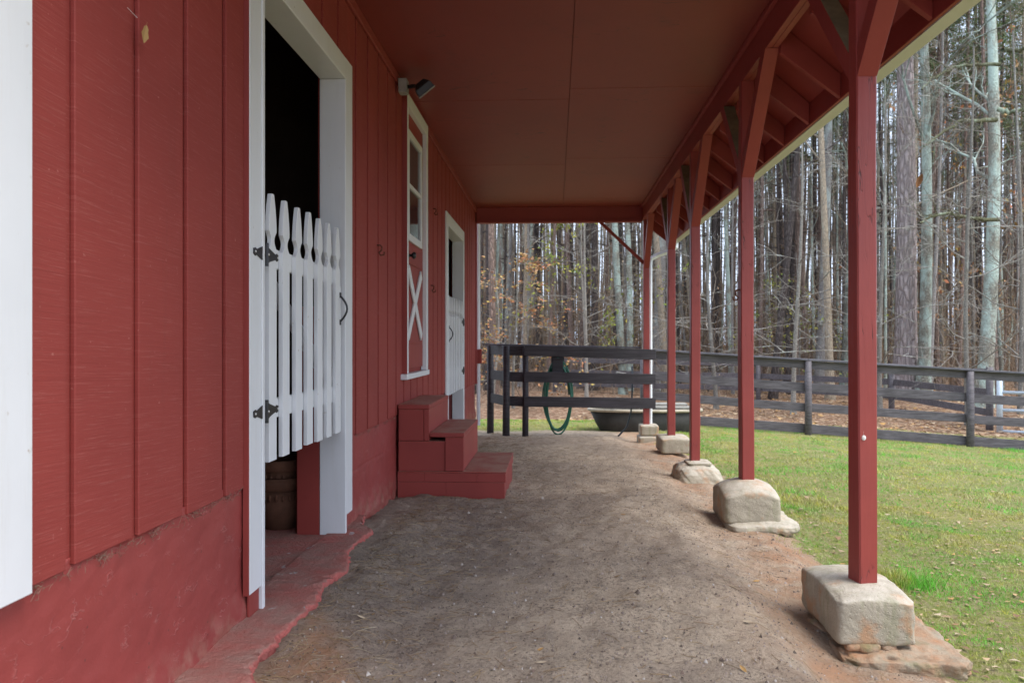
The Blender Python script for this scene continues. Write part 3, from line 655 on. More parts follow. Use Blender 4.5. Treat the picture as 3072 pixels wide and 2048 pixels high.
MB().box(-1.25, -1.135, 12.015, 12.12, .66, .88).build('meter_box', 'red', barn, .006)

# flood light under the ceiling
fl = thing('flood_light', 'grey junction box with a rectangular halogen flood lamp under the ceiling', 'lamp')
MB().prism([(5.90, 2.90), (5.99, 2.90), (6.0, 2.93), (6.0, 3.0), (5.99, 3.01), (5.90, 3.01)], 'x', W + .024, W + .09).build('junction_box', 'boxgrey', fl, .006)
MB().tube([(W + .09, 5.95, 2.955), (W + .15, 5.92, 2.95)], .016, 8).build('swivel_arm', 'black', fl)
Lm = Matrix.Translation((W + .215, 5.88, 2.935)) @ Matrix.Rotation(R(-38), 4, 'Y') @ Matrix.Rotation(R(18), 4, 'X') @ Matrix.Scale(.85, 4)
b = MB(); 
def ring(z, a, c): return [(-a, -c, z), (a, -c, z), (a, c, z), (-a, c, z)]
b.add(ring(-.06, .085, .06) + ring(.0, .08, .055) + ring(.045, .045, .03), [(3, 2, 1, 0), (0, 1, 5, 4), (1, 2, 6, 5), (2, 3, 7, 6), (3, 0, 4, 7), (4, 5, 9, 8), (5, 6, 10, 9), (6, 7, 11, 10), (7, 4, 8, 11), (8, 9, 10, 11)])
b.build('lamp_housing', 'black', fl, .004).matrix_local = Lm
MB().box(-.078, .078, -.053, .053, -.066, -.0605).build('lamp_glass', 'lens', fl, .001).matrix_local = Lm
b = MB(); b.box(-.088, .088, -.063, -.055, -.070, -.0605); b.box(-.088, .088, .055, .063, -.070, -.0605); b.box(-.088, -.079, -.0545, .0545, -.070, -.0605); b.box(.079, .088, -.0545, .0545, -.070, -.0605)
b.build('lamp_bezel', 'boxgrey', fl).matrix_local = Lm

# hooks
def hook(y, z, label, s=1.0, X=W, dx=1):
    b = MB(); b.tube([(X, y, z), (X + dx * .02 * s, y, z), (X + dx * .03 * s, y, z - .01 * s), (X + dx * .028 * s, y, z - .03 * s), (X + dx * .012 * s, y, z - .045 * s), (X + dx * .022 * s, y, z - .06 * s), (X + dx * .042 * s, y, z - .058 * s), (X + dx * .045 * s, y, z - .04 * s)], .005 * s, 6)
    return tag(b.build('wall_hook', 'rust', None, 0, True), label, 'hook', 'rusty iron hooks')
hook(5.30, 1.66, 'rusty iron hook on the red wall right of the near gate', 1.15)
hook(7.78, 2.33, 'small rusty hook high on the wall past the window door', 1.0)
hook(7.62, 1.55, 'small rusty hook at middle height past the window door', 1.1)
hook(5.62, 1.365, 'rusty hook on the barn side of the second post', 1.2, 1.36 - .046, -1)
tag(MB().sphere((1.345, 3.486, .58), .011, 6, (.9, .6, 1.1)).tube([(1.345, 3.487, .59), (1.344, 3.4885, .63)], .0006, 4).build('moth_cocoon', 'cobweb', None, 0, True), 'small pale cocoon stuck to the face of the nearest post', 'cocoon')

# steps
st = thing('steps', 'three red painted block and timber steps below the window door', 'steps')
sy0, sy1 = 5.98, 7.04
def blk(x0, x1, z0, z1, y0=sy0, y1=sy1, name='block', bev=.006): 
    return MB().box(x0, x1, y0, y1, z0, z1).build(name, 'redstep', st, bev)
for x0, x1 in ((-1.215, -.8395), (-.8387, -.386)):
    blk(x0, x1, -.33, -.083, sy0, 6.50, bev=.002); blk(x0, x1, -.33, -.0815, 6.501, sy1, bev=.002)
for x0, x1 in ((-1.215, -1.006), (-1.0052, -.600), (-.5992, -.378)):
    blk(x0, x1, -.081, -.012, sy0 - .004, 6.46, bev=.002); blk(x0, x1, -.081, -.012, 6.461, sy1 + .004, bev=.002)
blk(-1.213, -.374, -.0115, .0, sy0 - .007, sy1 + .007, 'tread', .004)
blk(-1.21, -.845, .001, .232, sy0 + .004, sy1, 'middle_tier', .004)
blk(-.843, -.7005, .004, .2635, sy0 - .008, sy0 + .05, 'riser_end', .002); blk(-.843, -.7005, .004, .2635, sy1 - .05, sy1 + .008, 'riser_end', .002)
blk(-.722, -.700, .006, .262, sy0 + .052, sy1 - .052, 'riser', .003)
blk(-.965, -.697, .264, .298, sy0 - .0085, sy1 + .0085, 'tread', .004)
blk(-1.208, -1.012, .235, .476, sy0 - .002, sy0 + .05, 'side_panel', .004); blk(-1.01, -.968, .235, .476, sy0 - .004, sy1, 'riser', .004)
blk(-1.208, -1.012, .235, .476, sy1 - .05, sy1, 'side_panel', .004)
blk(-1.212, -.965, .4765, .514, sy0 - .005, sy1 + .005, 'tread', .006)

# footings
def lump(x0, x1, y0, y1, z0, z1, dome=.03, rough=.008, taper=0, mat='concrete', seed=0, n=30, expo=5, zr=.6, chip=.02):
    bm = bmesh.new(); bmesh.ops.create_cube(bm, size=2); bmesh.ops.subdivide_edges(bm, edges=bm.edges[:], cuts=n, use_grid_fill=True)
    b = MB(); P = np.array([v.co[:] for v in bm.verts]); F = [[v.index for v in f.verts] for f in bm.faces]; bm.free()
    ln = (np.abs(P) ** expo).sum(1) ** (1 / expo); P = P / ln[:, None]
    q = P.copy(); k = 1 + taper * (.5 - P[:, 2] / 2)
    x = (x0 + x1) / 2 + q[:, 0] * (x1 - x0) / 2 * k; y = (y0 + y1) / 2 + q[:, 1] * (y1 - y0) / 2 * k
    z = (z0 + z1) / 2 + q[:, 2] * (z1 - z0) / 2
    r2 = q[:, 0] ** 2 + q[:, 1] ** 2; z = z - dome * np.clip(r2, 0, 2) * (P[:, 2] > 0) * np.clip(P[:, 2], 0, 1)
    nz = fbm(x + z * .7, y + z * 1.3, 6, 4, seed); n2 = fbm(x * 1.3 + z, y - z, 26, 3, seed + 5)
    for a, s_ in ((0, 1), (1, 1), (2, zr)):
        d = (rough * 2.2 * nz + rough * n2) * P[:, a] * s_
        if a == 0: x = x + d
        elif a == 1: y = y + d
        else: z = z + d
    eg = np.sort(np.abs(P), 1)[:, 1]; ch = sst(.78, 1.0, eg) * np.clip(fbm(x * 1.1 + z, y + z * .8, 9, 4, seed + 13) * 3.2, 0, 1) * chip
    x = x - ch * P[:, 0]; y = y - ch * P[:, 1]; z = z - ch * P[:, 2] * .6
    low = sst(-.55, -1, P[:, 2]); z = z + low * rough * 5 * fbm(x, y, 12, 3, seed + 8)
    return np.stack([x, y, z], -1), F
def lump_obj(name, parent, mat, *a, **k):
    V, F = lump(*a, mat=mat, **k); b = MB().add(V.tolist(), F); return b.build(name, mat, parent, 0, True)
def footing(label): return thing('concrete_footing', label, 'footing', 'concrete footings under the porch posts')
F1 = footing('rounded concrete block footing under the nearest post on a broken slab')
lump_obj('block', F1, 'concrete', 1.185, 1.515, 3.34, 3.86, -.275, -.052, dome=.020, rough=.0035, seed=3, expo=15, n=48, chip=.010)
lump_obj('broken_slab', F1, 'clayslab', 1.19, 1.70, 3.26, 3.98, -.40, -.285, dome=.012, rough=.026, seed=9, expo=9, zr=.5, n=44, chip=.05)
for q, (x, y, s_) in enumerate(((1.25, 3.36, .035), (1.315, 3.355, .045), (1.40, 3.37, .04))): lump_obj('rubble', F1, 'clayslab', x - s_, x + s_, y - .03, y + .05, -.30, -.262, dome=0, rough=.012, seed=20 + q, n=6, expo=3)
F2 = footing('domed concrete footing with a spreading skirt under the second post')
lump_obj('block', F2, 'concrete', 1.16, 1.545, 5.40, 5.88, -.26, .03, dome=.055, rough=.004, seed=5, expo=11, n=44, chip=.008)
lump_obj('skirt', F2, 'concrete', 1.19, 1.66, 5.34, 5.95, -.30, -.205, dome=.03, rough=.016, seed=12, expo=5, taper=.08, n=40, chip=.015)
F3 = footing('low sloping concrete mound under the third post')
lump_obj('mound', F3, 'concrete', 1.20, 1.56, 7.44, 7.98, -.42, -.165, dome=.03, rough=.012, taper=.35, seed=7, expo=6, chip=.006)
lump_obj('collar', F3, 'concrete', 1.27, 1.50, 7.53, 7.84, -.19, -.152, dome=.006, rough=.004, seed=8, expo=6, n=10)
F4 = footing('square concrete footing over a dark hollow under the fourth post')
lump_obj('block', F4, 'concrete', 1.25, 1.60, 9.28, 9.82, -.325, -.128, dome=.012, rough=.004, seed=11, expo=12, chip=.005)
lump_obj('prop_stone', F4, 'concrete', 1.28, 1.36, 9.33, 9.45, -.46, -.32, dome=0, rough=.008, seed=14, expo=4, n=8)
F5 = footing('two stacked grey blocks under the farthest post')
lump_obj('block', F5, 'concrete', 1.285, 1.555, 11.80, 12.14, -.415, -.255, dome=.003, rough=.003, seed=15, expo=14, n=10)
lump_obj('block', F5, 'concrete', 1.255, 1.59, 11.76, 12.16, -.60, -.418, dome=.003, rough=.004, seed=17, expo=14, n=10)
F0 = footing('concrete block footing at the open end of the porch')
lump_obj('block', F0, 'concrete', 1.18, 1.53, 1.4, 1.9, -.40, -.038, dome=.02, rough=.006, seed=23, expo=9)

# flower pots inside the doorway
def pot(x, y, z, s, label):
    o = thing('flower_pot', label, 'pot')
    MB().lathe([(.001, 0), (.095 * s, 0), (.125 * s, .21 * s), (.118 * s, .21 * s), (.09 * s, .02 * s), (.001, .02 * s)], 28, (x, y, z)).build('body', 'terracotta', o, 0, True)
    MB().lathe([(.126 * s, .205 * s), (.145 * s, .21 * s), (.148 * s, .27 * s), (.135 * s, .275 * s), (.13 * s, .22 * s)], 28, (x, y, z)).build('rim', 'terracotta', o, 0, True)
    b = MB()
    for k in range(22):
        a = k / 22 * 2 * math.pi; b.sphere((x + .122 * s * math.cos(a), y + .122 * s * math.sin(a), z + .17 * s), .013 * s, 4, (.7, .7, 1.6))
    b.build('relief_band', 'terracotta', o, 0, True)
pot(-1.64, 4.60, -.105, 1.12, 'terracotta flower pot with moulded band on the stall floor')
pot(-1.64, 4.60, .03, 1.0, 'terracotta pot nested inside the larger pot')

# ------------------------------------------------------------------ fences
def board(a, b_, h, t, name, mat, parent):
    return MB().bar(a, b_, t, h, (0, 0, 1)).build(name, mat, parent, .004)
def rpost(x, y, z0, z1, r, mat, parent):
    return MB().tube([(x, y, z0), (x + .004, y, (z0 + z1) / 2), (x, y, z1)], [r * 1.03, r, r * .97], 12).build('fence_post', mat, parent, 0, True)
ef = thing('end_fence', 'dark stained three board fence across the far end of the porch', 'fence')
for za, zb in ((.862, .80), (.462, .43), (.085, .065)): 
    board((-.47, 11.915, za), (1.52, 11.915, zb), .158, .026, 'board', 'fence', ef)
    board((-.74, 12.03, za), (-.475, 11.985, za - .006), .150, .024, 'board', 'fence', ef)
    board((-1.04, 12.62, za + .004), (-.77, 12.06, za), .150, .024, 'board', 'fence', ef)
rpost(-.455, 11.975, -.55, .90, .048, 'fence', ef); rpost(-.75, 11.97, -.56, .935, .055, 'fence', ef); rpost(-1.05, 12.66, -.6, .935, .055, 'fence', ef)
board((-1.1, 12.30, .955), (1.32, 12.13, .905), .024, .13, 'cap_rail', 'fencecap', ef)
board((-.45, 12.20, .85), (1.30, 12.12, .80), .12, .024, 'board', 'fence', ef)
nf = thing('paddock_fence', 'long dark four board paddock fence with flat cap behind the lawn', 'fence')
def gz(x): return -.515 - .062 * (x - 1.85)
def fy(x): return 14.60 - .098 * (x - 1.85)
px_ = [1.63, 4.53, 7.21, 9.9, 12.6]
for x in px_: rpost(x, fy(x) - .075, gz(x) - .25, gz(x) + 1.33, .062, 'fence2', nf)
for xa, xc in zip(px_, px_[1:]):
    for dz, hh in ((1.265, .14), (.865, .155), (.50, .15), (.11, .165)):
        j = random.uniform(-.01, .01)
        board((xa + .004, fy(xa), gz(xa) + dz + j), (xc - .004, fy(xc), gz(xc) + dz - j), hh, .028, 'board', 'fence2', nf)
    board((xa + .003, fy(xa) - .03, gz(xa) + 1.355), (xc - .003, fy(xc) - .03, gz(xc) + 1.355), .035, .17, 'cap_rail', 'fencecap', nf)
for z_ in (.42, .0): board((1.30, 12.17, z_), (1.02, 13.0, z_ + .03), .10, .03, 'weathered_rail', 'greywood', nf)
ff = thing('far_fence', 'brown three board fence at the edge of the woods', 'fence')
fp = [(-3.5, 25.5), (0.0, 24.6), (2.9, 23.7), (5.83, 22.8), (8.35, 19.9), (9.15, 17.0)]
fz = [(.55, -.75), (.52, -.72), (.48, -.72), (.45, -.72), (.42, -.70), (.46, -.95)]
for (x, y), (zt, zb) in zip(fp, fz): rpost(x, y, zb - .3, zt, .07, 'fence2', ff)
for k in range(1, len(fp) - 1):
    for f_ in (.92, .62, .32):
        a = fz[k][1] + (fz[k][0] - fz[k][1]) * f_; c = fz[k + 1][1] + (fz[k + 1][0] - fz[k + 1][1]) * f_
        board((fp[k][0], fp[k][1] + .09, a), (fp[k + 1][0], fp[k + 1][1] + .09, c), .15, .028, 'board', 'fence2', ff)
sg = thing('farm_gate', 'galvanised tube farm gate beside the last post of the far fence', 'gate')
ga, gc = Vector((9.22, 16.75, 0)), Vector((11.9, 15.5, 0)); gv = (gc - ga)
def gpt(t, z): p = ga + gv * t; return (p.x, p.y, z)
for t in (0, 1): MB().tube([gpt(t, -.93), gpt(t, .34)], .06, 8).build('upright', 'steel', sg, 0, True)
for z_ in (.28, -.05, -.42, -.86): MB().tube([gpt(0, z_), gpt(1, z_ - .03)], .034, 8).build('crossbar', 'steel', sg, 0, True)
MB().bar(gpt(.20, .26), gpt(.55, -.9), .03, .15).build('diagonal_strap', 'steel', sg, .003)
MB().bar(gpt(.02, -.93), gpt(.9, -.97), .12, .05).build('bottom_board', 'greywood', sg, .004)

# hose, tub and odds at the fence
ho = thing('garden_hose', 'coiled green garden hose hanging behind the dark fence boards', 'hose')
pts = []
for k in range(5 * 24):
    a = k / 24 * 2 * math.pi; l = k / 120; wv = .175 + .014 * (k // 24) - .02 * math.sin(k * .23); t = math.sin(a)
    x = .045 + wv * math.cos(a) * (1 - .12 * max(0, t)); z = .165 + (.56 - .03 * l) * t + .02 * math.sin(k * .35) - .03 * (k // 24 % 3)
    pts.append((x, 12.20 + .03 * math.sin(k * .21) + .008 * (k // 24), z))
MB().tube(pts, .014, 6).build('coil', 'hose', ho, 0, True)
hh = thing('hose_hanger', 'dark wooden bracket holding the coiled hose', 'bracket')
MB().box(-.04, .125, 12.13, 12.26, .47, .74).build('plate', 'fence', hh, .004)
MB().box(-.06, .145, 12.262, 12.29, .44, .78).build('back_board', 'fence', hh, .004)
tb = thing('bathtub_trough', 'old black cast iron bathtub with pale rim used as a water trough', 'bathtub')
def oval(cx, cy, a, c, z, n=36, e=2.8, slant=0):
    o = []
    for k in range(n):
        t = 2 * math.pi * k / n; ct, s_ = math.cos(t), math.sin(t)
        o.append((cx + a * math.copysign(abs(ct) ** (2 / e), ct), cy + c * math.copysign(abs(s_) ** (2 / e), s_), z))
    return o
n = 36; L = [oval(1.56, 13.35, .66, .26, -.62), oval(1.56, 13.35, .74, .30, -.59), oval(1.54, 13.35, .84, .345, -.40), oval(1.52, 13.35, .93, .375, -.165), oval(1.52, 13.35, .90, .345, -.165), oval(1.55, 13.35, .70, .26, -.56)]
f = [tuple(range(n))[::-1]] + [(i * n + k, i * n + (k + 1) % n, (i + 1) * n + (k + 1) % n, (i + 1) * n + k) for i in range(5) for k in range(n)] + [tuple(range(5 * n, 6 * n))]
MB().add(sum(L, []), f).build('tub_body', 'tub', tb, 0, True)
rp = oval(1.52, 13.35, .945, .385, -.148); rp.append(rp[0]); MB().tube(rp, .026, 8, False).build('rim', 'tubrim', tb, 0, True)
for k, (x0, x1, y0, y1, z_, lab) in enumerate(((1.42, 2.28, 13.02, 13.3, -.112, 'grey board lying across the front of the bathtub'), (1.50, 2.22, 13.24, 13.52, -.075, 'second grey board stacked on the bathtub lid'))):
    tag(MB().box(x0, x1, y0, y1, z_, z_ + .03).build('lid_board', 'greywood', None, .004), lab, 'board')
tag(MB().tube([(1.20, 12.22, .62), (1.20, 12.25, .2), (1.19, 12.32, -.1), (1.14, 12.45, -.35), (1.02, 12.55, -.5), (.98, 12.6, -.53)], .014, 7).build('water_hose', 'bluehose', None, 0, True), 'dark blue hose trailing down behind the farthest post', 'hose')

# leaves caught on threads
def leaf_mesh(s=1, lob=.1, curl=.2, seed=0):
    rs = random.Random(seed); n = 7; v = []; f = []
    for k in range(n + 1):
        t = k / n; w = s * .5 * (math.sin(math.pi * min(1, t * .97 + .02)) ** .7) * (.62 + lob * math.sin(t * 14))
        y = (t - .5) * s * 1.6; zc = curl * s * (t - .5) ** 2
        v += [(-w, y, zc + curl * w * .8), (0, y, zc), (w, y, zc + curl * w * .9)]
    for k in range(n): f += [(3 * k, 3 * k + 1, 3 * k + 4, 3 * k + 3), (3 * k + 1, 3 * k + 2, 3 * k + 5, 3 * k + 4)]
    b = MB().add(v, f); b.tube([(0, -.8 * s, curl * s * .25), (.02 * s, -1.1 * s, curl * s * .35)], .012 * s, 4); return b
lf = thing('caught_leaf', 'dry tan leaf caught in a web high on the near siding', 'leaf')
o = leaf_mesh(.040, .12, .3, 3).build('blade', 'tanleaf', lf); o.matrix_local = Matrix.Translation((W + .03, 2.205, 1.89)) @ Matrix.Rotation(R(75), 4, 'Z') @ Matrix.Rotation(R(80), 4, 'X') @ Matrix.Rotation(R(160), 4, 'Z')
MB().tube([(W + .02, 2.185, 1.93), (W + .004, 2.16, 1.95)], .0006, 4).build('web_strand', 'cobweb', lf)
lf = thing('hanging_leaf', 'brown leaf hanging on a thread below the gutter', 'leaf')
o = leaf_mesh(.045, .05, .9, 5).build('blade', 'brownleaf', lf); o.matrix_local = Matrix.Translation((1.81, 4.0, 1.80)) @ Matrix.Rotation(R(20), 4, 'Y') @ Matrix.Rotation(R(95), 4, 'X')
MB().tube([(1.825, 4.0, 1.855), (1.835, 4.0, 2.2), (1.84, 4.0, 2.50)], .0004, 4).build('web_strand', 'cobweb', lf)

# ------------------------------------------------------------------ trees
UP = np.array([0, 0, 1.])
def trunk_pts(h, bend, rs, k=14):
    z = np.linspace(0, 1, k); a, c = rs.uniform(0, 6.28), rs.uniform(0, 6.28)
    x = bend * (np.sin(a + z * rs.uniform(2, 5)) - math.sin(a)) + rs.uniform(-1, 1) * bend * z * 2
    y = bend * (np.sin(c + z * rs.uniform(2, 5)) - math.sin(c))
    return np.stack([x, y, z * h - .25 * (z == 0)], -1)
def grow(starts, dirs, lens, rad, rs, K=5, up=.0, wob=.25, droop=0):
    N = len(starts); P = np.empty((N, K, 3)); P[:, 0] = starts; d = dirs / np.linalg.norm(dirs, axis=1, keepdims=True)
    for k in range(1, K):
        P[:, k] = P[:, k - 1] + d * (lens / (K - 1))[:, None]
        d = d + rs.normal(0, wob, (N, 3)); d[:, 2] += up - droop * k / K; d /= np.linalg.norm(d, axis=1, keepdims=True)
    Rr = rad[:, None] * np.linspace(1, .3, K)[None]
    return P, Rr
def split(P, Rr, m, lo, hi, lenf, ang, rs):
    N, K, _ = P.shape; i = np.repeat(np.arange(N), m); t = rs.uniform(lo, hi, N * m) * (K - 1.001); k = t.astype(int); f = (t - k)[:, None]
    s = P[i, k] * (1 - f) + P[i, k + 1] * f; d = P[i, k + 1] - P[i, k]; L = np.linalg.norm(P[i, -1] - P[i, 0], axis=1)
    d = d / (np.linalg.norm(d, axis=1, keepdims=True) + 1e-9) + rs.normal(0, ang, d.shape); r = Rr[i, k] * .6
    return s, d, L * lenf * rs.uniform(.5, 1.2, N * m), r
def cat(parts):
    V = []; Q = []; o = 0
    for v, q in parts: V.append(v); Q.append(q + o); o += len(v)
    return np.concatenate(V), np.concatenate(Q)
def leaf_cards(C, size, rs, elong=1.3, wid=.5):
    N = len(C); a = rs.normal(0, 1, (N, 3)); a /= np.linalg.norm(a, axis=1, keepdims=True); b_ = np.cross(a, rs.normal(0, 1, (N, 3))); b_ /= np.linalg.norm(b_, axis=1, keepdims=True) + 1e-9
    s = (size * rs.uniform(.6, 1.3, N))[:, None]
    V = np.stack([C - a * s * elong, C + b_ * s * wid, C + a * s * elong, C - b_ * s * wid], 1).reshape(-1, 3)
    return V, np.arange(N * 4).reshape(N, 4)
def make_tree(kind, h, r, seed):
    """returns trunk mesh, crown mesh (branches), foliage mesh or None"""
    rs = np.random.default_rng(seed); bend = .10 if kind == 'pine' else .22
    T = trunk_pts(h, bend * h / 18, rs, 16); z = np.linspace(0, 1, 16); RT = r * (1 - .72 * z); RT[0] = r * 1.5; RT[1] *= 1.02
    tv = tubes_np(T[None], RT[None], 10); tm = fast_mesh('trunk', *tv, None, None, True)
    def at(f):
        t = f * 15 * .999; k = t.astype(int); u = (t - k)[:, None]; return T[k] * (1 - u) + T[k + 1] * u, RT[k]
    if kind == 'pine':
        nb = 40; f = np.concatenate([rs.uniform(.25, .55, 14), rs.uniform(.55, .99, nb - 14)]); s, rr = at(f); a = rs.uniform(0, 6.28, nb)
        d = np.stack([np.cos(a), np.sin(a), rs.uniform(-.15, .5, nb)], -1); L = h * .16 * (1.1 - f * .75) * rs.uniform(.6, 1.2, nb); L[:14] *= .28
        P, Rr = grow(s, d, L, np.minimum(rr * .35, .035), rs, 5, .05, .12)
        s2, d2, l2, r2 = split(P[14:], Rr[14:], 5, .3, .98, .45, .6, rs); P2, R2 = grow(s2, d2, l2, r2, rs, 4, .05, .15)
        bm_ = cat([tubes_np(P, Rr, 4), tubes_np(P2, R2, 3)])
        tips = np.concatenate([P2[:, 1:].reshape(-1, 3), P[14:, 3:].reshape(-1, 3)]); C = np.repeat(tips, 4, 0) + rs.normal(0, .14, (len(tips) * 4, 3))
        fv_, fq_ = leaf_cards(C, .12, rs, 1.5, .13); fm = fast_mesh('foliage', fv_, fq_, None, 'needle')
        return tm, fast_mesh('crown', *bm_, None, None), fm
    nb = 9 if kind == 'hard' else 15
    lo = .34 if kind == 'hard' else .14
    f = rs.uniform(lo, .98, nb); s, rr = at(f); a = rs.uniform(0, 6.28, nb)
    dr = .0 if kind == 'hard' else .14
    d = np.stack([np.cos(a), np.sin(a), rs.uniform(.7, 2.2, nb) if kind == 'hard' else rs.uniform(.1, .6, nb)], -1)
    L = h * (.24 if kind == 'hard' else .36) * (1.15 - f * .7) * rs.uniform(.6, 1.25, nb)
    P, Rr = grow(s, d, L, np.clip(rr * .36, .010, .05), rs, 7, .03, .20, dr)
    s2, d2, l2, r2 = split(P, Rr, 6, .2, .98, .5, .55, rs); P2, R2 = grow(s2, d2, l2, np.maximum(r2, .007), rs, 5, .03, .22, dr)
    s3, d3, l3, r3 = split(P2, R2, 5, .15, .98, .55, .6, rs); P3, R3 = grow(s3, d3, l3, np.maximum(r3, .004), rs, 5, .02, .30, dr)
    cm = fast_mesh('crown', *cat([tubes_np(P, Rr, 6), tubes_np(P2, R2, 4), tubes_np(P3, np.maximum(R3, .0026), 3)]), None, None)
    return tm, cm, P3
protos = {}
def proto(kind, i, h, r):
    key = (kind, i)
    if key not in protos: protos[key] = make_tree(kind, h, r, hash((kind, i)) % 1 + {'pine': 100, 'hard': 200, 'arch': 300}[kind] + i)
    return protos[key]
with_mat = {}
def mm(me, mat):
    k = (me.name, mat)
    if k not in with_mat:
        c = me.copy(); c.materials.clear(); c.materials.append(M[mat]); c.name = me.name.split('.')[0]; with_mat[k] = c
    return with_mat[k]
def place(name, kind, i, h, r, x, y, bark, label, cat_, group=None, rot=None, lean=(0, 0), sc_=1, sr=1, foliage=None, nleaf=0, z=None):
    tm, cm, fm = proto(kind, i, h, r)
    t = thing(name, label, cat_, group)
    t.location = (x, y, (hg(x, y, False) if z is None else z)); t.rotation_euler = (lean[0], lean[1], random.uniform(0, 6.28) if rot is None else rot)
    t.scale = (sr, sr, sc_)
    link('trunk', mm(tm, bark), t); cr = link('crown', mm(cm, 'twig' if kind == 'arch' else bark), t)
    if kind == 'pine': link('needles', fm, cr)
    elif foliage:
        rs = np.random.default_rng(int(abs(x * 91 + y * 17)) + i); tips = fm[:, 1:].reshape(-1, 3); k = rs.integers(0, len(tips), nleaf)
        v_, q_ = leaf_cards(tips[k] + rs.normal(0, .05, (nleaf, 3)), .075, rs, .9); link('leaves', fast_mesh('leaves', v_, q_, None, foliage), cr)
    return t
def vx(src_x, dist):              # photo column -> world x at depth dist along the porch axis
    p = (src_x - 1536) / 2343; s_, c_ = math.sin(R(3.15)), math.cos(R(3.15)); return dist * (-s_ + p * c_) / (c_ + p * s_)
# the trees that stand out
place('pine_tree', 'pine', 0, 24, .30, vx(2715, 22.6), 22.6, 'bigpine', 'massive furrowed pine trunk behind the paddock fence', 'tree', rot=.4, lean=(0, R(-.2)))
place('hardwood_tree', 'hard', 0, 19, .17, vx(2768, 22.1), 22.1, 'lichbark', 'pale lichen covered trunk pressed against the massive pine', 'tree', rot=2.0)
T2 = place('hardwood_tree', 'hard', 1, 17, .19, vx(2948, 20.4), 20.4, 'lichbark', 'mossy hardwood leaning right, near the farm gate', 'tree', rot=.9, lean=(0, R(3)))
place('hardwood_tree', 'hard', 2, 18, .15, vx(2458, 24.4), 24.4, 'greybark', 'straight grey trunk left of the nearest post', 'tree', rot=1.3)
place('hardwood_tree', 'hard', 3, 16, .11, vx(2491, 22.4), 22.4, 'tanbark', 'slender tan trunk standing by the far fence', 'tree', rot=4.3)
place('hardwood_tree', 'hard', 4, 17, .13, vx(2531, 24.3), 24.3, 'lichbark', 'bluish lichen trunk beside the slender tan one', 'tree', rot=2.6)
place('hardwood_tree', 'hard', 5, 15, .11, vx(2318, 23.0), 23.0, 'darkbark', 'dark crooked trunk seen just right of the second post', 'tree', rot=.2, lean=(0, R(4)))
place('pine_tree', 'pine', 1, 23, .19, vx(1971, 26.0), 26.0, 'greybark', 'thick pale grey trunk between the fourth and fifth posts', 'tree', rot=.2)
place('hardwood_tree', 'hard', 6, 17, .12, vx(1999, 25.2), 25.2, 'tanbark', 'tan trunk just right of the thick pale grey one', 'tree', rot=3.4)
place('hardwood_tree', 'hard', 7, 18, .12, vx(1871, 24.2), 24.2, 'lichbark', 'blue green lichen trunk seen above the bathtub', 'tree', rot=5.0)
place('pine_tree', 'pine', 2, 22, .15, vx(1467, 27), 27, 'darkbark', 'blackish trunk close to the end of the barn wall', 'tree', rot=.7)
place('pine_tree', 'pine', 3, 22, .13, vx(1785, 26), 26, 'darkbark', 'dark trunk in the middle of the view under the porch', 'tree', rot=3.7)
bpy.context.view_layer.update()
def limb(pts, r0, r1, y, tree, bark, seed, tw=7):
    rs_ = np.random.default_rng(seed); P = []
    for k, (a, b_) in enumerate(pts):
        yy_ = y - .25 * k; X_ = vx(a, yy_); d_ = yy_ * math.cos(R(3.15)) - X_ * math.sin(R(3.15)); P.append((X_, yy_, 1 + (1024 - b_) / 2343 * d_))
    P = np.array(P); t = np.linspace(0, len(P) - 1, 18); P = np.stack([np.interp(t, range(len(P)), P[:, c]) for c in range(3)], -1) + rs_.normal(0, .025, (18, 3)); Rr = np.linspace(r0, r1, 18)
    s2, d2, l2, r2 = split(P[None], Rr[None], tw, .15, .98, .38, .7, rs_); P2, R2 = grow(s2, d2, l2, r2 * .6, rs_, 6, .02, .25, .1)
    s3, d3, l3, r3 = split(P2, R2, 6, .2, .98, .5, .6, rs_); P3, R3 = grow(s3, d3, l3, np.maximum(r3, .005), rs_, 5, .0, .25, .1)
    o_ = link('limb', fast_mesh('limb', *cat([tubes_np(P[None], Rr[None], 8), tubes_np(P2, R2, 5), tubes_np(P3, R3, 3)]), None, bark, True), tree)
    o_.matrix_parent_inverse = tree.matrix_world.inverted()
Z7 = lambda l: [(2000 + a / 2.194, b_ / 2.194) for a, b_ in l]
limb(Z7([(2170, 790), (2060, 795), (1930, 800), (1800, 880), (1700, 960)]), .06, .025, 20.35, T2, 'mossbark', 1)
limb(Z7([(2190, 425), (2060, 425), (1930, 440), (1820, 480), (1730, 530), (1690, 600)]), .05, .02, 20.35, T2, 'mossbark', 2)
limb(Z7([(2170, 1450), (2000, 1430), (1850, 1412), (1750, 1420), (1670, 1470)]), .05, .025, 20.3, T2, 'mossbark', 3)
limb(Z7([(2185, 730), (2280, 740), (2420, 690), (2560, 720)]), .06, .03, 20.35, T2, 'mossbark', 4)
limb(Z7([(2210, 330), (2330, 330), (2480, 260)]), .05, .03, 20.35, T2, 'mossbark', 5)
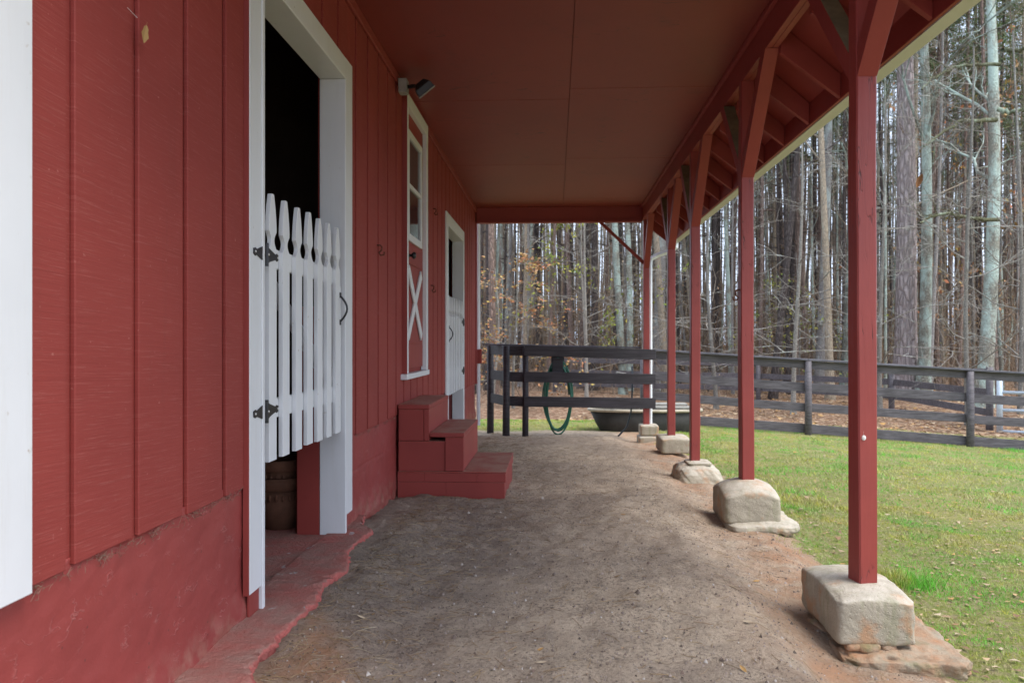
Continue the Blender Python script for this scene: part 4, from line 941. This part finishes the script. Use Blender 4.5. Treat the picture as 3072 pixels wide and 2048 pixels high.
# arching bare saplings with pale twigs
arch = [(2905, 17.6, 0, 8.2, 'pale twiggy sapling arching over the farm gate'), (2640, 19.5, 1, 7.5, 'bare pale sapling between nearest post and massive pine'), (2380, 19.0, 2, 6.8, 'bare arching sapling seen between the second and nearest posts'), (2150, 20.5, 3, 6.5, 'bare arching sapling seen between the third and second posts'), (3060, 19.0, 4, 9.0, 'tall bare sapling at the right end of the view'), (1760, 21.5, 5, 6.0, 'bare pale sapling behind the coiled hose'), (1930, 22.0, 0, 6.2, 'bare sapling behind the farthest post')]
for x, y, i, h, lab in arch: place('bare_sapling', 'arch', i, 8, .055, vx(x, y), y, 'twig', lab, 'sapling', None, None, (0, 0), h / 8, 1.0 + .1 * random.random())
# saplings that keep some leaves
place('leafy_sapling', 'arch', 1, 8, .055, vx(1540, 20.5), 20.5, 'twig', 'sapling with rusty orange leaves near the barn end', 'sapling', None, 1.0, (0, 0), .50, .72, 'orangeleaf', 1500)
place('leafy_sapling', 'arch', 3, 8, .055, vx(1480, 23.5), 23.5, 'twig', 'sapling with thin orange leaves behind the return of the end fence', 'sapling', None, 2.0, (0, 0), .48, .8, 'orangeleaf', 800)
place('leafy_sapling', 'arch', 2, 8, .055, vx(1760, 24.5), 24.5, 'twig', 'sapling with yellow green leaves under the porch beam', 'sapling', None, 3.0, (0, 0), .95, .8, 'greenleaf', 1500)
place('leafy_sapling', 'arch', 4, 8, .055, vx(2395, 25), 25, 'twig', 'low sapling with yellow green leaves by the far fence', 'sapling', None, 3.0, (0, 0), .55, .7, 'greenleaf', 900)
place('leafy_sapling', 'arch', 5, 8, .055, vx(2920, 29), 29, 'twig', 'tall sapling with orange yellow leaves at upper right', 'sapling', None, 3.0, (0, 0), 1.6, 1.1, 'orangeleaf', 900)
# the wood: individual trees on a jittered scatter inside the view
spec = [('pine', 'pinebark', 'pine_tree', 'brown pine trunk in the wood behind the fences'), ('pine', 'darkbark', 'pine_tree', 'dark thin pine trunk in the wood behind the fences'),
        ('hard', 'greybark', 'hardwood_tree', 'bare grey hardwood in the wood behind the fences'), ('hard', 'lichbark', 'hardwood_tree', 'bare lichen green hardwood in the wood behind the fences'), ('hard', 'tanbark', 'hardwood_tree', 'bare tan hardwood in the wood behind the fences')]
rs = np.random.default_rng(5); placed = [(vx(a, d_), d_) for a, d_ in ((2715, 22.6), (2768, 22.1), (2948, 20.4), (2458, 24.4), (2491, 22.4), (2531, 24.3), (1971, 26), (1871, 24.2))]
cnt = 0; tries = 0; wood = []
while cnt < 290 and tries < 6000:
    tries += 1
    y = 23.5 + 26 * rs.uniform(0, 1) ** .9; x = vx(rs.uniform(1380, 3150), y)
    if min((x - a) ** 2 + (y - c) ** 2 for a, c in placed) < .55 ** 2: continue
    placed.append((x, y)); k = rs.choice(5, p=[.34, .30, .11, .11, .14]); kind, bark, nm, lab = spec[k]
    i = int(rs.integers(4, 10) if kind == 'pine' else rs.integers(8, 16))
    base_r = .10 if kind == 'pine' else .085
    rad = rs.choice([.045, .06, .075, .09, .115, .15], p=[.18, .26, .24, .18, .10, .04])
    wood.append((x, y, place(nm, kind, i, 22 if kind == 'pine' else 17, base_r, x, y, bark, lab, 'tree', lab.split(' in the')[0] + 's in the wood', None, (R(rs.normal(0, 1.1)), R(rs.normal(0, 1.1))), rs.uniform(.75, 1.05), rad / base_r), k))
    cnt += 1
GAPS = [(0, 1.387 / 11.985, 'left of the farthest post'), (1.387 / 11.985, 1.405 / 9.55, 'between the farthest and fourth posts'), (1.405 / 9.55, 1.36 / 7.7, 'between the fourth and third posts'), (1.36 / 7.7, 1.36 / 5.64, 'between the third and second posts'), (1.36 / 5.64, 1.36 / 3.535, 'between the second and nearest posts'), (1.36 / 3.535, 9, 'right of the nearest post')]
ORD = ['leftmost', 'second', 'third', 'fourth', 'fifth', 'sixth', 'seventh', 'eighth', 'ninth', 'tenth', 'eleventh', 'twelfth']
KIND = ['brown pine', 'dark thin pine', 'grey hardwood', 'lichen green hardwood', 'tan hardwood']
for k in range(5):
    for a_, b_, where in [(-9, 0, GAPS[0][2])] * 0 + [(-9 if g_[0] == 0 else g_[0], g_[1], g_[2]) for g_ in GAPS]:
        row = sorted([w for w in wood if w[3] == k and a_ <= w[0] / w[1] < b_ and w[1] < 33], key=lambda w: w[0] / w[1])
        for j, w in enumerate(row[:12]):
            w[2]['label'] = '%s trunk, %sfront row %s' % (KIND[k], (ORD[j] if j == 0 else ORD[j] + ' from left') + ', ' if len(row) > 1 else '', where)
    for w in wood:
        if w[3] == k and w[1] >= 33: w[2]['label'] = '%s trunk deep in the wood behind the front row' % KIND[k]
# distant wood as one mass
N = 900; y = 46 + 50 * rs.uniform(0, 1, N); sx_ = rs.uniform(1330, 3250, N); x = np.array([vx(a, b_) for a, b_ in zip(sx_, y)])
hgt = rs.uniform(11, 21, N); K = 5; t = np.linspace(0, 1, K); P = np.empty((N, K, 3)); lx, ly = rs.normal(0, .35, N), rs.normal(0, .35, N)
P[:, :, 0] = x[:, None] + lx[:, None] * t + rs.normal(0, .08, (N, K)); P[:, :, 1] = y[:, None] + ly[:, None] * t; P[:, :, 2] = -.9 + sst(40, 90, y)[:, None] * 1.2 + hgt[:, None] * t
RR = rs.choice([.05, .07, .10, .14], N)[:, None] * np.linspace(1, .35, K)
parts = [tubes_np(P, RR, 5)]
s2, d2, l2, r2 = split(P, RR, 3, .35, .98, .14, .1, rs); d2 = np.stack([rs.normal(0, 1, len(s2)), rs.normal(0, 1, len(s2)), rs.uniform(-.1, .9, len(s2))], -1)
P2, R2 = grow(s2, d2, l2 * .8, np.minimum(r2, .02), rs, 4, .02, .25); parts.append(tubes_np(P2, np.maximum(R2, .006), 3))
dw = thing('distant_wood', 'deep mass of thin trunks at the back of the wood', 'wood', None, 'stuff')
v_, q_ = cat(parts); o = link('trunks', fast_mesh('trunks', v_, q_, None, 'farwood'), dw); o['kind'] = 'stuff'
tips = P2[:, 2:].reshape(-1, 3); tips = tips[(tips[:, 2] > 10)]; C = tips[rs.integers(0, len(tips), 14000)] + rs.normal(0, .3, (14000, 3))
o = link('foliage', fast_mesh('foliage', *leaf_cards(C, .16, rs, 1.4, .2), None, 'needle'), dw); o['kind'] = 'stuff'
# brush: bare understorey
N = 16000; y = 22.5 + 45 * rs.uniform(0, 1, N) ** .8; sx_ = rs.uniform(1330, 3250, N); p_ = (sx_ - 1536) / 2343; s_, c_ = math.sin(R(3.15)), math.cos(R(3.15)); x = y * (-s_ + p_ * c_) / (c_ + p_ * s_)
z0 = np.where(y > 19, -.72, -.6) + sst(40, 90, y) * 1.2 + rs.uniform(-.1, 3.0, N) * (rs.uniform(0, 1, N) < .6)
d = np.stack([rs.normal(0, .45, N), rs.normal(0, .45, N), rs.uniform(.35, 1.2, N)], -1)
P, Rr = grow(np.stack([x, y, z0], -1), d, rs.uniform(.7, 2.6, N), rs.uniform(.004, .012, N), rs, 5, .0, .22)
bt = thing('brush', 'tangled brown undergrowth between the trunks', 'undergrowth', None, 'stuff')
v_, q_ = tubes_np(P, Rr, 3); o = link('twigs', fast_mesh('twigs', v_, q_, None, 'brush'), bt); o['kind'] = 'stuff'
C = P[rs.integers(0, N, 9000), rs.integers(1, 5, 9000)] + rs.normal(0, .08, (9000, 3))
o = link('dead_leaves', fast_mesh('dead_leaves', *leaf_cards(C, .045, rs, .8), None, 'leaf'), bt); o['kind'] = 'stuff'

# soft olive and brown haze of twiggy foliage in the middle depth of the wood
N = 60000; y = 30 + 45 * rs.uniform(0, 1, N) ** .9; sx_ = rs.uniform(1330, 3250, N); p_ = (sx_ - 1536) / 2343; x = y * (-s_ + p_ * c_) / (c_ + p_ * s_)
clump = fbm(x + y * .3, y * .6, .35, 3, 90); zz = np.abs(rs.normal(0, 1, N)) * 2.8 - .5 + 3 * np.clip(clump, 0, 1)
kp = (clump + rs.uniform(-.15, .15, N) > -.03) & (zz < 10); C = np.stack([x, y, zz + sst(40, 90, y) * 1.2], -1)[kp]
M['thicket'] = m_leaves('thicket_leaves', [(.16, .12, .06), (.24, .17, .09), (.14, .15, .06), (.30, .20, .10), (.11, .09, .055), (.40, .22, .09)])
o = link('thicket_foliage', fast_mesh('thicket_foliage', *leaf_cards(C, .06, rs, 1.2), None, 'thicket'), bt); o['kind'] = 'stuff'

# ------------------------------------------------------------------ grass, leaves, straw, stones
rs = np.random.default_rng(77)
def grass(N, xr, yr, hgt, wid, power=1.0):
    y = yr[0] + (yr[1] - yr[0]) * rs.uniform(0, 1, N) ** power; x = rs.uniform(*xr, N)
    e = 1.66 + .5 * fbm(x, y, .8, 3, 21); keep = ((x > e + rs.normal(0, .10, N)) | (y > 13.2)) & (x < .80 * y + .6) & (fbm(x, y, 3.1, 3, 44) + rs.uniform(-.22, .22, N) > -.10)
    keep &= ~((x > 1.1) & (x < 1.74) & (y > 3.2) & (y < 4.05)) & (rs.uniform(0, 1, N) < 1.15 - sst(15.5, 17.5, y))
    x, y = x[keep], y[keep]; n = len(x); z = hg(x, y) - .004
    tuft = sst(.12, .28, fbm(x, y, 1.4, 3, 61)); h = hgt * rs.uniform(.45, 1.2, n) * (1 + .9 * tuft); a = rs.uniform(0, 6.28, n); w = wid * rs.uniform(.7, 1.3, n)
    dx, dy = np.cos(a) * w, np.sin(a) * w; lx, ly = rs.normal(0, .55, n) * h, rs.normal(0, .55, n) * h
    V = np.stack([np.stack([x - dx, y - dy, z], -1), np.stack([x + dx, y + dy, z], -1), np.stack([x + lx, y + ly, z + h], -1)], 1).reshape(-1, 3)
    return V
V = np.concatenate([grass(120000, (1.4, 5), (2.2, 7), .026, .0016), grass(130000, (1.4, 11), (6.5, 15.5), .034, .0032), grass(16000, (-3, 1.6), (12.8, 17), .04, .004)])
tv_ = (1.98 + rs.normal(0, .09, 900), 4.55 + rs.normal(0, .07, 900)); h = rs.uniform(.05, .10, 900); a = rs.uniform(0, 6.28, 900); z = hg(*tv_)
Vt = np.stack([np.stack([tv_[0] - .002 * np.cos(a), tv_[1] - .002 * np.sin(a), z], -1), np.stack([tv_[0] + .002 * np.cos(a), tv_[1] + .002 * np.sin(a), z], -1), np.stack([tv_[0] + rs.normal(0, .03, 900), tv_[1] + rs.normal(0, .03, 900), z + h], -1)], 1).reshape(-1, 3)
V = np.concatenate([V, Vt]); o = link('grass', fast_mesh('grass', V, None, np.arange(len(V)).reshape(-1, 3), 'grass'))
tag(o, 'thin short grass and moss of the lawn beside the porch', 'grass', None, 'stuff')
def litter_leaves(N, x, y, size, lift=.006):
    z = hg(x, y) + lift; n = len(x); a = rs.uniform(0, 6.28, n); s = size * rs.uniform(.5, 1.35, n); tx, ty = rs.normal(0, .35, n), rs.normal(0, .35, n)
    out = []
    for (u, v, c) in ((-1, 0, .12), (-.1, .48, .3), (1, 0, .2), (.05, -.5, .26)):
        px = (u * np.cos(a) - v * np.sin(a)) * s; py = (u * np.sin(a) + v * np.cos(a)) * s
        out.append(np.stack([x + px, y + py, z + np.abs(px * tx + py * ty) + c * s * .6], -1))
    V = np.stack(out, 1).reshape(-1, 3); i = np.arange(n) * 4
    return V, np.concatenate([np.stack([i, i + 1, i + 2], -1), np.stack([i, i + 2, i + 3], -1)])
y = np.concatenate([rs.uniform(2.2, 8, 1300), rs.uniform(8, 16, 800)]); x = 1.55 + rs.uniform(0, 1, len(y)) ** 1.1 * (.8 * y - .9)
a = litter_leaves(0, x, y, .019); y2 = 15.8 + 14 * rs.uniform(0, 1, 9000) ** 1.2; x2 = rs.uniform(-2, 1, 9000) * 4 + y2 * .45; c = litter_leaves(0, x2, y2, .055)
V = np.concatenate([a[0], c[0]]); T = np.concatenate([a[1], c[1] + len(a[0])])
tag(link('scattered_leaves', fast_mesh('scattered_leaves', V, None, T, 'leaf')), 'brown and orange leaves scattered over lawn and forest floor', 'leaves', None, 'stuff')
# straw, twigs and grit on the dirt
N = 4200; y = 1.6 + 11 * rs.uniform(0, 1, N) ** 1.3; x = np.where(rs.uniform(0, 1, N) < .5, -1.0 + np.abs(rs.normal(0, .35, N)), rs.uniform(-1.0, 1.35, N)); L = rs.uniform(.015, .09, N); a = rs.uniform(0, 6.28, N); cv = rs.normal(0, .25, N)
P = np.empty((N, 3, 3))
for k, t in enumerate((-.5, 0, .5)):
    P[:, k, 0] = x + np.cos(a) * L * t - np.sin(a) * L * cv * (.25 - t * t); P[:, k, 1] = y + np.sin(a) * L * t + np.cos(a) * L * cv * (.25 - t * t); P[:, k, 2] = hg(P[:, k, 0], P[:, k, 1]) + .003
P = P[~((P[:, 1, 0] < -.36) & (P[:, 1, 1] > 5.95) & (P[:, 1, 1] < 7.08))]
o = link('pine_straw', fast_mesh('pine_straw', *tubes_np(P, np.full(P.shape[:2], .0011), 3), None, 'straw')); tag(o, 'pine needles and straw bits strewn over the dirt', 'straw', None, 'stuff')
N = 15000; y = 1.5 + 8 * rs.uniform(0, 1, N) ** 1.4; x = rs.uniform(-1.0, 1.5, N); s = rs.gamma(2, .0013, N) + .0012; z = hg(x, y)
tet = np.array([(1, 0, -.4), (-.5, .87, -.4), (-.5, -.87, -.4), (0, 0, .8)]); rot = rs.uniform(0, 6.28, N); ca, sa = np.cos(rot), np.sin(rot)
V = np.stack([np.stack([x + s * (p[0] * ca - p[1] * sa), y + s * (p[0] * sa + p[1] * ca) * 1.2, z + s * (p[2] + .4)], -1) for p in tet], 1).reshape(-1, 3); i = np.arange(N) * 4
m_ = m_leaves('grit', [(.10, .075, .06), (.22, .17, .14), (.34, .28, .24), (.16, .11, .085), (.52, .47, .42)]); M['grit'] = m_
T = np.concatenate([np.stack([i + a_, i + b_, i + c_], -1) for a_, b_, c_ in ((0, 1, 3), (1, 2, 3), (2, 0, 3))])
tag(link('grit', fast_mesh('grit', V, None, T, 'grit')), 'loose grit and crumbs of soil on the porch dirt', 'gravel', None, 'stuff')
N = 6500; y = 1.6 + 9 * rs.uniform(0, 1, N) ** 1.3; x = np.where(rs.uniform(0, 1, N) < .5, -1.0 + np.abs(rs.normal(0, .4, N)), rs.uniform(-1.0, 1.4, N)); kp = ~((x < -.36) & (y > 5.95) & (y < 7.1)); x, y = x[kp], y[kp]
cv, ct = litter_leaves(0, x, y, .0065, .001); M['chip'] = m_leaves('bark_chips', [(.06, .045, .038), (.13, .09, .065), (.22, .15, .10), (.34, .24, .15), (.09, .07, .06), (.42, .36, .30)])
tag(link('bark_chips', fast_mesh('bark_chips', cv, None, ct, 'chip')), 'small bark chips and leaf crumbs on the porch dirt', 'debris', None, 'stuff')
N = 330; y = np.where(rs.uniform(0, 1, N) < .7, 1.75 + 1.24 * rs.uniform(0, 1, N), 4.6 + 1.4 * rs.uniform(0, 1, N)); y = y + .04 * np.sin(y * 23); x = W + rs.uniform(-.012, .006, N); z = .425 - np.abs(rs.normal(0, .012, N)); P = np.empty((N, 3, 3)); d = rs.normal(0, 1, (N, 3)) * np.array([.006, .02, .012])
for k, t in enumerate((-.5, 0, .5)): P[:, k] = np.stack([x, y, z], -1) + d * t + (k == 1) * rs.normal(0, .004, (N, 3))
M['fluff'] = m_leaves('dusty_fluff', [(.20, .13, .09), (.30, .21, .15), (.25, .12, .09), (.36, .28, .22)])
tag(link('cobweb_fluff', fast_mesh('cobweb_fluff', *tubes_np(P, np.full((N, 3), .0006), 3), None, 'fluff')), 'dusty cobweb fluff hanging along the bottom edge of the siding', 'cobweb', None, 'stuff')
# single leaves one can pick out on the dirt
def unproj(px, py):
    p = (px - 1536) / 2343; q = (1024 - py) / 2343; s_, c_ = math.sin(R(3.15)), math.cos(R(3.15)); dx, dy = -s_ + p * c_, c_ + p * s_; t = 1.15 / -q
    for _ in range(8): t = (float(hg(dx * t, dy * t)) - 1) / q
    return dx * t, dy * t
lm_ = [leaf_mesh(.022, .03, .5, k).mesh('fallen_leaf', 'tanleaf' if k % 2 else 'leaf') for k in range(3)]
for k, (px, py) in enumerate([(1085, 1855), (1120, 1845), (1418, 1680), (1520, 1885), (1620, 1950), (1625, 1990), (1478, 1905), (1853, 1730), (1998, 1913), (2200, 1763), (2270, 1745), (2245, 1868), (1975, 1985), (2230, 2010), (2380, 1980), (1040, 1762), (1145, 1758), (1557, 1625), (1655, 1410), (1870, 1545), (1005, 1700), (1330, 2015)]):
    x, y = unproj(px, py); o = link('fallen_leaf', lm_[k % 3]); o.location = (x, y, float(hg(x, y)) + .004); o.rotation_euler = (random.uniform(-.4, .4), random.uniform(-.4, .4), random.uniform(0, 6.28)); o.scale = [random.uniform(.7, 1.3)] * 3
    tag(o, 'dry curled leaf lying on the porch dirt', 'leaf', 'dry leaves on the porch dirt')
